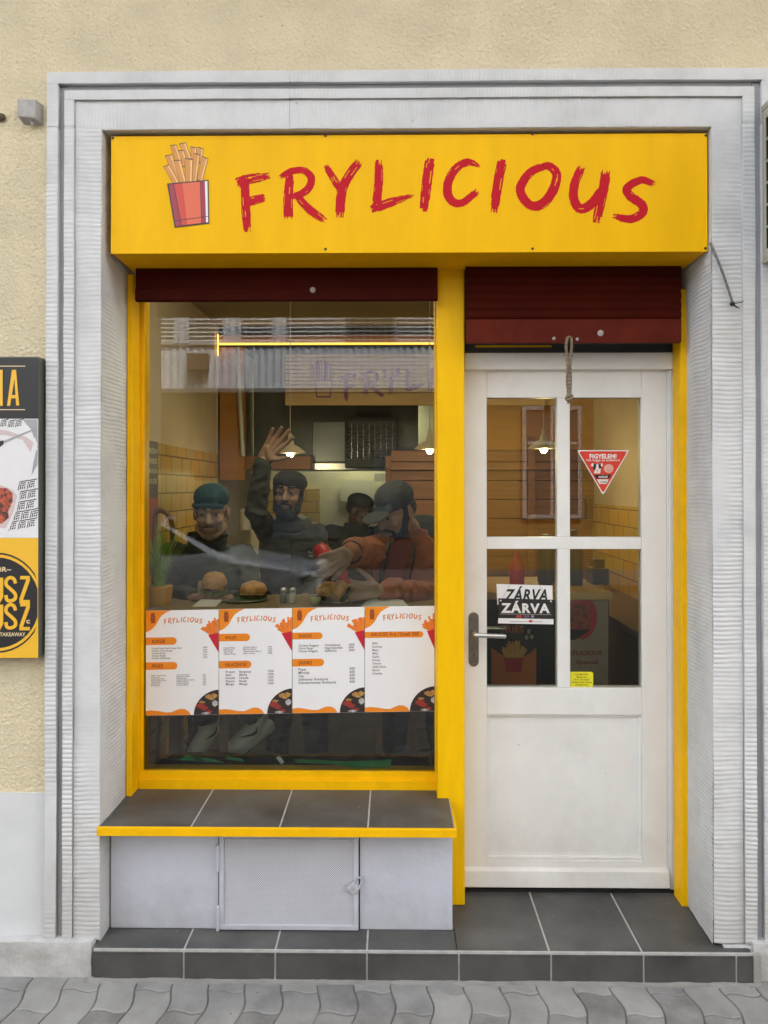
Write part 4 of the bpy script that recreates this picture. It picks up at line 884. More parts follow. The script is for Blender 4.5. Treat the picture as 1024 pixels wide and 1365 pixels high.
# service counter with its posters
sc = thing('service_counter', (.65, .9, ZS), 'black service counter with a yellow wooden top behind the door', 'counter')
cx0, cx1 = .33, PX(812, .72)
w = MB(); w.box(cx0, cx1, .72, 1.25, ZS, 1.15); obj('cabinet', w, black, sc, bevel=.004)
w = MB(); w.box(cx0-.02, cx1+.01, .70, 1.27, 1.152, 1.185); obj('counter_top', w, M('yellow_wood_top', (.55,.33,.09), .4, var=.15, stretch=(.5,3,3)), sc, bevel=.003)
YQ = .715; q = lambda x, y, l=0.: P(x, y, YQ-l)
PF = thing('fries_poster', P(685, 916, YQ), 'orange poster of fries in a carton on the service counter front', 'poster')
dor = M('dark_orange_print', (.50,.13,.02), .5, var=0)
w = MB(); w.prism([q(x, y) for x, y in ((655,1010),(715,1010),(715,822),(655,822))], (0,.002,0)); obj('sheet', w, M('poster_black', (.02,.02,.018), .5, var=0), PF)
w = MB(); w.poly([q(x, y, .001) for x, y in ((655,1010),(715,1010),(715,863),(706,871),(697,875),(674,874),(664,870),(655,863))]); obj('orange_field', w, dor, PF)
w = MB(); text(w, 'FRIES', lambda u, v: q(u, 843-v, .0015), 13, 668, 0, 31, .03); obj('lettering', w, dor, PF)
w = MB()
rnd = random.Random(3)
for k in range(26):
    a_ = -1.1+2.2*k/25+rnd.uniform(-.08, .08); l = rnd.uniform(24, 31); x, y = 685+sin(a_)*l*.62, 876-cos(a_)*l*.75; bx = 685+sin(a_)*8
    w.poly([q(x_, y_, .0018+k*.00004) for x_, y_ in ((bx-1,880),(bx+1,880),(x+1.2,y),(x-1.2,y))])
obj('printed_fries', w, M('print_fries', (.60,.30,.06), .5, var=.2, vs=90), PF)
w = MB(); w.poly([q(x, y, .0032) for x, y in ((675,896),(695,896),(698,877),(672,877))]); obj('printed_carton', w, M('print_carton', (.40,.02,.02), .5, var=0), PF)
w = MB()
for (x, y) in ((705,842),(702,850),(709,849)): w.poly([q(x+cos(t*pi/3)*2.6, y+sin(t*pi/3)*3.2, .002) for t in range(6)])
obj('printed_pattern', w, M('print_grey', (.4,.4,.38), .5, var=0), PF)
FP = thing('counter_poster', P(785, 916, YQ), 'beige poster with a red burger picture at the right end of the service counter', 'poster')
w = MB(); w.prism([q(x, y) for x, y in ((744,1010),(811,1010),(811,798),(744,798))], (0,.002,0)); obj('sheet', w, M('poster_beige', (.34,.25,.19), .6, var=.05), FP)
w = MB(); ov = [(cos(t*pi/12)*20+776, sin(t*pi/12)*30+822) for t in range(24)]; w.poly([q(x, max(y, 799), .001) for x, y in ov]); obj('red_blob', w, M('print_red_blob', (.42,.02,.02), .5, var=0), FP)
w = MB(); w.poly([q(x, y, .0016) for x, y in ((757,838),(788,838),(785,806),(757,806))]); obj('burger_picture', w, M('print_burger', (.30,.06,.03), .5, var=.8, vs=40), FP)
w = MB(); w.poly([q(x, y, .0018) for x, y in ((757,853),(767,853),(778,846),(788,839),(757,839))]); obj('black_band', w, black, FP)  # plain black band printed below the burger picture
w = MB(); text(w, 'FRYLICIOUS', lambda u, v: q(u, 873-v, .0015), 8, 752, 0, 51, .03, .15); obj('lettering', w, M('print_brown', (.25,.05,.03), .5, var=0), FP); w = MB(); text(w, 'Special', lambda u, v: q(u, 885-v, .0015), 7.5, 768, 0, 29, .02); obj('lettering', w, M('print_brown', (.25,.05,.03), .5, var=0), FP)
tb = M('black_appliance', (.015,.015,.016), .3, var=0)
w = MB(); yy = .95; w.lathe((PX(728, yy), yy, 1.185), [(.035,0),(.04,.02),(.04,.17),(.02,.2),(.02,.23),(.0001,.235)], 18); tag(obj('thermos_flask', w, tb, smooth=False), 'black flask on the service counter behind the middle bar of the door', 'flask')
w = MB(); w.lathe((PX(766, yy), yy, 1.185), [(.035,0),(.038,.02),(.038,.19),(.018,.22),(.018,.25),(.0001,.255)], 18); tag(obj('thermos_flask', w, tb), 'taller black flask on the service counter behind the lower right pane', 'flask')
w = MB(); w.box(PX(790, yy), PX(812, yy), yy, yy+.12, 1.185, 1.26); w.box(PX(794, yy), PX(808, yy), yy+.02, yy+.1, 1.26, 1.30); tag(obj('card_reader', w, tb, bevel=.004), 'small black box on the right end of the service counter', 'box')
w = MB(); yy = .9; cx = PX(689, yy); w.lathe((cx, yy, 1.185), [(.03,0),(.034,.01),(.034,.10),(.015,.125),(.012,.14),(.004,.165),(.0001,.166)], 18)
tag(obj('sauce_bottle', w, M('sauce_red', (.45,.015,.015), .35, var=0), smooth=True), 'red sauce bottle on the service counter above the closed signs', 'bottle')
w = MB(); w.box(XR-.32, XR-.02, .75, 2.1, ZS, .98); w.box(XR-.33, XR-.02, .74, 2.11, .98, 1.01); tag(obj('side_cabinet', w, M('brown_cabinet', (.16,.09,.035), .5, var=.1), bevel=.003), 'low brown cabinet along the right wall behind the door', 'cabinet')
w = MB(); yy = 2.6; w.tube([P(781, 664, yy), P(781, 692, yy)], .013, 8); w.tube([P(781, 660, yy), P(781, 664, yy)], .006, 6); tag(obj('bottle_opener', w, black, smooth=True), 'black handle hanging on the plank wall behind the upper right door pane', 'utensil')
# black board with red foot on the left wall
w = MB(); w.box(XL+.014, XL+.03, 1.12, 1.30, 1.36, 1.86); WB = obj('wall_poster', w, black); tag(WB, 'narrow black and red poster on the left inner wall behind the window frame', 'poster')
w = MB(); w.box(XL+.0302, XL+.0315, 1.12, 1.30, 1.36, 1.58); obj('red_foot', w, M('poster_red_foot', (.35,.03,.02)), WB)
w = MB(); 
for k, t_ in enumerate(('FRESH', 'FRIES', 'SMASH', 'BURGER')): text(w, t_, lambda u, v, k=k: Vector((XL+.0312, 1.13+u, 1.80-k*.05+v)), .035, 0, 0, .15, .02)
obj('lettering', w, creamk, WB)
# wall outlet strip / shelf with tins behind the first guest
w = MB(); c = P(327, 706, 2.6); w.lathe(c, [(.04,0),(.04,.12),(.03,.14),(.0001,.14)], 16); tag(obj('metal_tin', w, galv), 'grey tin standing beside the kitchen doorway', 'tin')
KL = thing('kitchen_fill_light', (-.3, 4.35, 2.3), 'added fill tube hidden behind the extractor hood to brighten the kitchen wall', 'lamp')
w = MB(); w.box(-.7, .1, 4.36, 4.42, 2.28, 2.33); obj('tube', w, M('lit_tube', (.9,.9,.8), .4, var=0, emis=(1,.92,.7), es=4), KL)  # unseen tube and point light added to brighten the kitchen wall
l = bpy.data.lights.new('lamp_light', 'POINT'); l.energy = 3.6; l.color = (1, .88, .62); l.shadow_soft_size = .1; lo = bpy.data.objects.new('lamp_light', l); COL.objects.link(lo); lo.parent = KL; lo.location = (0, -.05, -.1)

# ------------------------------------------------------------------ menus on the glass
prn = M('menu_paper', (.80,.79,.79), .45, var=.02); ink = M('menu_ink', (.10,.08,.08), .5, var=0); brown = M('menu_head_ink', (.30,.06,.01), .5, var=0)
cone = M('menu_cone_red', (.55,.01,.03), .45, var=.1); mfry = M('menu_fry_orange', (.80,.20,.02), .45, var=.3, vs=120); titl = M('menu_title', (.66,.20,.03), .45, var=0)
fd = [M('food_dark', (.03,.018,.018), .5, var=.6, vs=80), M('food_red', (.30,.03,.02), .5, var=.5, vs=90), M('food_gold', (.45,.24,.06), .5, var=.5, vs=90), M('food_white', (.45,.44,.44), .5, var=.5, vs=90)]
MN = [
 dict(c=((194.5,814),(291.5,812.5),(291.5,952.5),(194.5,954)), w=97, label='first menu sheet from the left, headed burger and fries, stuck on the window',
  bars=((36,46,41,'BURGER'),(69,79,42,'FRIES')), rows=[(8,50.5,3.3,('Double Patty Smash Burger Beef','Chicken Crispy Burger','Smoked Burger','Chicken Burger','Chicken Grill Burger'),76,('2500','2300','2700','2100','2200'),3.0),
   (7,86.5,2.25,('Cheese Topped Fries','Crispy Fries','Sweet Potato Fries','Cheese Jalapeno Fries','Chicken Fries','Loaded Fries','Fries Special'),76,('1200','950','1300','1500','1600','1700','1800'),2.3),
   (41,86.0,2.25,('Sajtos sült krumpli','Ropogós burgonya','Édesburgonya','Jalapenos sajtos burgonya','Csirkés burgonya','Töltött burgonya','Special burgonya'),None,None,2.3)]),
 dict(c=((292.2,812),(389.3,810.5),(389.3,951),(292.2,952.3)), w=97, label='second menu sheet from the left, headed wraps, stuck on the window',
  bars=((33,43,41,'WRAPS'),(69,79,43,'PALACSINTÁS')), rows=[(6,51.5,2.75,('Crispy Wrap','Beef Wrap','Veg Wrap','Cheesy Wrap'),65,('1900','2100','1700','2000'),2.9),(32,51,2.75,('Csirkés tekercs','Marhás tekercs','Vegetáriánus tekercs','Sajtos csirkés'),None,None,2.9),
   (9,84,4.1,('Protein','Beef','Nutella','Banana','Mango'),65,('1500','1500','1500','1500','1500'),4.2),(27,84,4.1,('Burgonya','Marha','Nutella','Banán','Mangó'),None,None,4.2)]),
 dict(c=((390,810.3),(486,809),(486,949.5),(390,950.8)), w=96, label='third menu sheet from the left, headed snacks and drinks, stuck on the window',
  bars=((33,42,40,'SNACKS'),(68,78,42,'DRINKS')), rows=[(8,50.5,3.7,('Chicken Nuggets','Onion Rings','Cheese Nuggets'),75,('2000','1800','2000'),3.9),(43,50.3,3.7,('Csirkefalatok','Hagymakarikák','Sajtfalatok'),None,None,3.9),
   (8,82.5,4.4,('Pepsi','Mirinda','7up','Szénsavas Ásványvíz','Szénsavmentes Ásványvíz'),76,('600','600','600','450','450'),4.9)]),
 dict(c=((486.6,808.8),(579.3,807.6),(579.3,948),(486.6,949.4)), w=93, label='rightmost menu sheet, headed sauces with one short list, stuck on the window',
  bars=((33.5,41.5,78,'SAUCES Ára / Small 200'),), rows=[(10,49,4.46,('BBQ','Ketchup','Mayo','BBQ','Garlic','Honey','Tartare','Chilli Garlic','Ranch','Cheddar'),None,None,3.9)]),
]
for mi_, m_ in enumerate(MN):
    (ax, ay), (bx, by_), (ccx, ccy), (ddx, ddy) = m_['c']; Wd = m_['w']; Ym = .3425
    def mp(u, v, l=0., ax=ax, ay=ay, bx=bx, by_=by_, ccx=ccx, ccy=ccy, ddx=ddx, ddy=ddy, Wd=Wd):
        s_ = u/Wd; t_ = v/140; x = (ax*(1-s_)+bx*s_)*(1-t_) + (ddx*(1-s_)+ccx*s_)*t_; y = (ay*(1-s_)+by_*s_)*(1-t_) + (ddy*(1-s_)+ccy*s_)*t_
        return P(x, y, .3425-l)
    t = thing('menu_sheet', mp(Wd/2, 140), m_['label'], 'menu', 'menu sheets in a row on the shop window')
    w = MB(); w.prism([mp(0,140), mp(Wd,140), mp(Wd,0), mp(0,0)], (0,.0012,0)); obj('sheet', w, prn, t)
    w = MB(); up = [(x_, y_) for x_, y_ in ((0,29),(7,26),(13,20),(17,13),(21,7),(27,3),(34,0.2),(0,0.2))]; w.poly([mp(u, v, .0004) for u, v in up]); obj('corner_print', w, orange, t)
    w = MB(); wave = [(0,139.8),(60,139.8),(57,135),(52,132),(46,131.5),(40,133.5),(34,136),(26,136),(16,134),(7,133),(0,134)]; w.poly([mp(u, v, .0004) for u, v in wave]); obj('wave_print', w, orange, t)
    w = MB(); w.poly([mp(u, v, .0008) for u, v in ((7,17),(12,17),(13,9),(6,9))]); w.poly([mp(u, v, .0008) for u, v in ((6.5,8.8),(12.6,8.8),(11.8,3),(10.5,4.5),(9.5,2.4),(8.2,4.2),(7,3.2))]); obj('small_carton', w, brown, t)
    w = MB()
    for i, (ch, strokes) in enumerate(LETTERS):
        for j, (pts, ws) in enumerate(strokes): brush(w, pts, [q*1.15 for q in ws], lambda x, y, l: mp(24+(x-315)*52/560, 13.5+(y-252)*52/560*1.15, .0004+l*.3), 500+i*9+j, 3, j*.0002)
    obj('title', w, titl, t)
    w = MB(); w.poly([mp(u, v, .0012) for u, v in ((83,33.5),(Wd-.1,31),(Wd-.1,57))]); obj('red_cone', w, cone, t)
    w = MB(); rnd = random.Random(mi_)
    for k in range(15):
        a_ = -1.35+k*.105; l_ = 19+rnd.uniform(-4, 5); bx0_, by0_ = 89+k*.45, 34; d = Vector((sin(a_+.2), -cos(a_+.2))); ex, ey = bx0_+d.x*l_*.75, by0_+d.y*l_
        ex = min(ex, Wd-1.2); nx, ny = -d.y*1.25, d.x*1.25
        w.poly([mp(min(u, Wd-.1), v, .0005+k*.00004) for u, v in ((bx0_+nx,by0_+ny),(bx0_-nx,by0_-ny),(ex-nx,ey-ny),(ex+nx,ey+ny))])
    obj('printed_fries', w, mfry, t)
    w = MB()
    for (v0, v1, u1, hd) in m_['bars']:
        r_ = (v1-v0)/2; w.poly([mp(u, v, .0004) for u, v in [(0,v1),(u1-r_,v1)]+[(u1-r_+r_*sin(k*pi/8), (v0+v1)/2+r_*cos(k*pi/8)) for k in range(1, 8)]+[(u1-r_,v0),(0,v0)]])
    obj('heading_bars', w, orange, t)
    w = MB()
    for (v0, v1, u1, hd) in m_['bars']:
        text(w, hd, lambda u, v: mp(u, v1-2.6-v, .0008), 6.4, 8, 0, min(u1-14, len(hd)*3.0), .02, .1)
    obj('heading_text', w, brown, t)
    for (u0, v0, dv, lines, pu, prices, sz) in m_['rows']:
        w = MB(); w2 = MB()
        for k, ln in enumerate(lines):
            text(w, ln, lambda u, v: mp(u, v0+k*dv+1-v, .0004), sz, u0, 0, None, .012)
            if prices: text(w2, prices[k], lambda u, v: mp(u, v0+k*dv+.6-v, .0004), sz, pu, 0, None, .012)
        obj('printed_list', w, ink, t)
        if prices: obj('printed_prices', w2, ink, t)
    w = MB(); R = 36; arc = [(Wd-.1, 139.8), (Wd-.1, 107)] + [(Wd+3-R*cos(k*pi/2/10)*1.0, 140-R*sin(k*pi/2/10)*.93) for k in range(9, -1, -1)]; arc = [(min(u, Wd-.1), min(v, 139.8)) for u, v in arc]
    w.cur = 0; w.poly([mp(u, v, .0008) for u, v in arc])
    for ci, blobs in ((1, ((73,128,6,3.6),(78,131,5,3),(85,136,4,2))), (2, ((84,116,5,3),(91,115,4.5,3),(75,123,4.5,1.6),(88,119,3,1.5))), (3, ((92,125,4,4),(80,138,6,1.4)))):
        w.cur = ci
        for bi, (u, v, ru, rv) in enumerate(blobs):
            pts = [(min(u+ru*cos(k*pi/6)*(1+.15*sin(k*3+bi)), Wd-.2), min(v+rv*sin(k*pi/6)*(1+.2*cos(k*2+bi)), 139.7)) for k in range(12)]; w.poly([mp(x, y, .001+ci*.00015+bi*.00003) for x, y in pts])
    obj('food_picture', w, fd, t)

# ------------------------------------------------------------------ signs on the door glass
YG2 = YD+.0165; d_ = lambda x, y, l=0.: P(x, y, YG2-l)
t = thing('closed_sign', d_(699, 800), 'white closed sign with black slanted lettering, the rear one of two on the door', 'sign')
w = MB(); w.prism([d_(663,806), d_(737,806), d_(736.5,780.5), d_(662,778.5)], (0,.001,0)); w.prism([d_(662.6,806.3), d_(665,806.3), d_(664.4,779), d_(662,778.8)], (0,.0005,0)) if False else None; obj('sheet', w, prn, t)
w = MB(); text(w, 'ZÁRVA', lambda u, v: d_(u, 800.5-v*1.15, .0008), 18.5, 672, 0, 58, .03, .25, spacing=1.12); obj('lettering', w, black, t)
w = MB()
for a_, b_ in (((680,780),(670,797)), ((719,780.5),(729,797))): w.tube([d_(*a_, .001), d_(*b_, .003)], .0006, 5)
obj('string', w, galv, t)
t = thing('closed_sign', d_(701, 832, .004), 'black closed sign with bold white lettering over a white strip on the door', 'sign')
w = MB(); w.prism([d_(664.5,823.5,.004), d_(737.5,825,.004), d_(737,799.5,.004), d_(664.5,797.5,.004)], (0,.0015,0)); obj('plate', w, M('closed_black', (.022,.022,.025), .3, var=0), t)
w = MB(); w.prism([d_(664,831,.004), d_(738,832.3,.004), d_(738,825.4,.004), d_(664.5,824,.004)], (0,.0015,0)); obj('white_strip', w, prn, t)
w = MB(); text(w, 'ZÁRVA', lambda u, v: d_(u, 816.5-v+(u-700)*.01, .0048), 17, 668, 0, 65, .04, spacing=1.18); obj('lettering', w, white, t)
w = MB(); w.poly([d_(x, y, .0045) for x, y in ((667,818.6),(735,819.6),(735,819),(667,818))]); obj('rule', w, galv, t)
w = MB()
for k, (x, c_) in enumerate(((690,0),(694,0),(700,1),(704,1),(710,2))): w.cur = c_; w.poly([d_(x+2*cos(q*pi/5), 821.7-2*sin(q*pi/5)*-1, .0046+k*.0001) for q in range(10)])
obj('card_logos', w, [M('logo_red', (.5,.05,.05), .4, var=0), M('logo_violet', (.18,.08,.16), .4, var=0), M('logo_grey', (.3,.3,.33), .4, var=0)], t)
w = MB(); w.poly([d_(x, y, .0046) for x, y in ((705,829.6),(710,829.6),(710,826.6),(705,826.6))]); obj('red_mark', w, MATS['logo_red'], t)
w = MB(); text(w, 'KÖSZÖNJÜK  SZÉPEN', lambda u, v: d_(u, 829-v, .0046), 2.6, 679, 0, 24, .0) if False else w.box(*[d_(679,828.4).x, d_(704,828.4).x, YG2-.0047, YG2-.0046, d_(690,828.6).z, d_(690,827.8).z]); w.box(d_(711,828).x, d_(723,828).x, YG2-.0047, YG2-.0046, d_(716,828.9).z, d_(716,828.1).z); obj('small_print', w, galv, t)
w = MB()
for x, y in ((667.5,800.5),(734.5,801.5)): w.poly([d_(x+1.2*cos(q*pi/4), y-1.2*sin(q*pi/4)*-1, .0046) for q in range(8)])
obj('eyelet', w, prn, t)
# triangle warning sticker
t = thing('warning_sticker', d_(804, 659), 'red triangular warning sticker with a dog and a baby face on the door pane', 'sticker')
def rtri(sc_, l, n=5):
    cx, cy = 804, 621.5; base = [(769,600),(839,600),(804,660)]; out = []
    for i, (x, y) in enumerate(base):
        x = cx+(x-cx)*sc_; y = cy+(y-cy)*sc_; p_, q_ = base[i-1], base[(i+1) % 3]
        for k in range(n+1):
            tt = k/n; a_ = Vector((x, y)); d1 = (Vector(p_)-Vector(base[i])).normalized()*3.6; d2 = (Vector(q_)-Vector(base[i])).normalized()*3.6
            out.append(tuple((a_+d1)*(1-tt)**2 + a_*2*tt*(1-tt) + (a_+d2)*tt**2))
    return [d_(x, y, l) for x, y in reversed(out)]
stw = M('sticker_white', (.80,.74,.70), .4, var=0); strd = M('sticker_red', (.66,.045,.025), .4, var=.04)
w = MB(); w.prism(rtri(1, .0002), (0,.0002,0)); obj('white_border', w, stw, t)
w = MB(); w.poly(rtri(.93, .0006)); obj('red_field', w, strd, t)
w = MB(); text(w, 'FIGYELEM!', lambda u, v: d_(u, 611-v, .001), 8, 786, 0, 36, .04); obj('lettering', w, stw, t); w = MB(); text(w, 'Ne hagyj az autóban!', lambda u, v: d_(u, 614.6-v, .001), 4, 782, 0, 44, .02); obj('lettering', w, stw, t)
w = MB(); w.poly([d_(x, y, .001) for x, y in ((792,631),(800,631),(801,626),(799,619),(797,618),(795,619),(793,626))]); w.poly([d_(x, y, .0009) for x, y in ((787.5,621),(791,622),(792,618),(789,617.5))]); w.poly([d_(x, y, .0009) for x, y in ((800.5,622),(804,621),(803,617.5),(800,618))]); obj('dog_face', w, stw, t)
w = MB(); w.poly([d_(x, y, .0013) for x, y in ((790.5,626),(794,626),(795.3,619),(791.5,618))]); w.poly([d_(x, y, .0013) for x, y in ((798.5,625),(801.5,624),(801,618),(797.6,619))]); w.poly([d_(x, y, .0014) for x, y in ((795,628),(797.6,628),(796.4,626.4))])
w.poly([d_(x, y, .0011) for x, y in ((795,638),(812,638),(815.5,632.8),(792,632.8))]); obj('black_marks', w, black, t)
w = MB(); w.poly([d_(811.5+6.5*cos(q*pi/8), 624.5+6*sin(q*pi/8), .001) for q in reversed(range(16))]); obj('baby_face', w, M('sticker_pink', (.74,.40,.33), .4, var=0), t)
w = MB()
for x in (809.3, 813.7): w.poly([d_(x+.5*cos(q*pi/4), 623.8+.5*sin(q*pi/4), .0014) for q in reversed(range(8))])
for k in range(6): a_ = .35+k*.4; b_ = a_+.4; w.poly([d_(811.5+r_*cos(t_), 625.2+r_*.8*sin(t_), .0014) for r_, t_ in ((3.3,a_),(3.3,b_),(2.7,b_),(2.7,a_))])
obj('smile', w, M('sticker_dark_red', (.3,.03,.03), .4, var=0), t)
w = MB(); w.poly([d_(x, y, .001) for x, y in ((799,645),(808.5,645),(811.5,639),(796,639))]); obj('white_band', w, stw, t)
w = MB(); text(w, 'ezüsti', lambda u, v: d_(u, 636.8-v, .0014), 4.5, 798, 0, 12, .02); obj('small_lettering', w, stw, t)
w = MB(); text(w, '1.hívd', lambda u, v: d_(u, 643.6-v, .0014), 4.2, 800, 0, 8.5, .02); obj('small_lettering', w, black, t)
# yellow note
t = thing('yellow_note', d_(774, 918), 'small yellow printed note at the bottom corner of the lower right door pane', 'note')
w = MB(); w.prism([d_(760.4,918.5), d_(790.5,919), d_(791,897), d_(788,895.5), d_(760.4,895.3)], (0,.0006,0)); obj('paper', w, M('fluorescent_yellow', (.80,.74,.02), .5, var=.02), t)
w = MB()
for k, ln in enumerate(('FIGYELMEZTETÉS', 'Minden nap', 'H-V: 10 órától', 'zárásig várjuk kedves', 'vendégeinket és', '+36 30 123')): text(w, ln, lambda u, v: d_(u, 900.2+k*3.4-v, .0006), 3.1, 775.5, 0, (17,13,20,27,18,21)[k], .015, align='CENTER')
obj('lettering', w, M('note_ink', (.10,.09,.01), .5, var=0), t)

# ------------------------------------------------------------------ people
def head_mesh(B_, c, R, s=1.):
    T = lambda x, y, z: Vector(c) + R @ Vector((x*s, y*s, z*s)); Rs = R
    B_.ell(T(0,.015,.040), (.074*s,.093*s,.085*s), Rs); B_.ell(T(0,-.018,-.030), (.061*s,.072*s,.085*s), Rs); B_.ell(T(0,-.058,-.092), (.030*s,.026*s,.024*s), Rs)
    B_.cap(T(0,-.088,.016), .009*s, T(0,-.110,-.024), .015*s); B_.ell(T(.013,-.095,-.028), (.010*s,.010*s,.008*s), Rs); B_.ell(T(-.013,-.095,-.028), (.010*s,.010*s,.008*s), Rs)
    B_.cap(T(-.038,-.072,.034), .013*s, T(-.008,-.088,.030), .011*s); B_.cap(T(.038,-.072,.034), .013*s, T(.008,-.088,.030), .011*s)
    for q in (-1, 1):
        B_.ell(T(q*.037,-.062,-.022), (.024*s,.026*s,.022*s), Rs); B_.ell(T(q*.074,.012,-.002), (.011*s,.022*s,.032*s), Rs)
        B_.cap(T(q*.05,-.02,-.06), .025*s, T(q*.02,-.055,-.088), .022*s)
    B_.cap(T(-.020,-.086,-.056), .0085*s, T(.020,-.086,-.056), .0085*s); B_.cap(T(-.014,-.085,-.066), .009*s, T(.014,-.085,-.066), .009*s)
    return T
def hand_mesh(B_, wr, d, n, t, curls=(25,30,35,40), spread=.12, s=1., thumb=(.9,.5,.1), tcurl=25):
    wr = Vector(wr); d = Vector(d).normalized(); n = Vector(n); n = (n-d*n.dot(d)).normalized(); t = Vector(t); t = (t-d*t.dot(d)-n*t.dot(n)).normalized(); k = s
    kn = []
    for i in range(4):
        off = (.031, .010, -.011, -.030)[i]; ln = (.088, .092, .087, .078)[i]
        p = wr + d*ln*k + t*off*k; kn.append(p); B_.cap(wr + t*off*.6*k + d*.012*k, .0135*k, p, .0108*k)
    B_.cap(wr + d*.03*k + t*.018*k + n*.006*k, .016*k, wr + d*.06*k - t*.015*k + n*.004*k, .014*k)
    for i in range(4):
        f = (.95, 1.05, 1.0, .80)[i]; dirn = (d + t*spread*(1.5-i)*.8).normalized(); ax = dirn.cross(n).normalized(); p = kn[i]
        for j, (ln, r0, r1) in enumerate(((.040,.0112,.0104), (.026,.0104,.0098), (.020,.0098,.0088))):
            dirn = (Matrix.Rotation(radians(curls[i]*(.8, 1.1, .8)[j]), 3, ax) @ dirn); q = p + dirn*ln*f*k; B_.cap(p, r0*k, q, r1*k, 10); p = q
    p = wr + d*.025*k + t*.026*k + n*.004*k; dirn = (t*thumb[0] + d*thumb[1] + n*thumb[2]).normalized(); q = p + dirn*.040*k; B_.cap(p, .0145*k, q, .0115*k)
    dirn = (dirn*cos(radians(tcurl)) + d*sin(radians(tcurl))).normalized(); r = q + dirn*.031*k; B_.cap(q, .0112*k, r, .0098*k); r2 = r + (dirn + n*.3).normalized()*.024*k; B_.cap(r, .0098*k, r2, .0078*k)

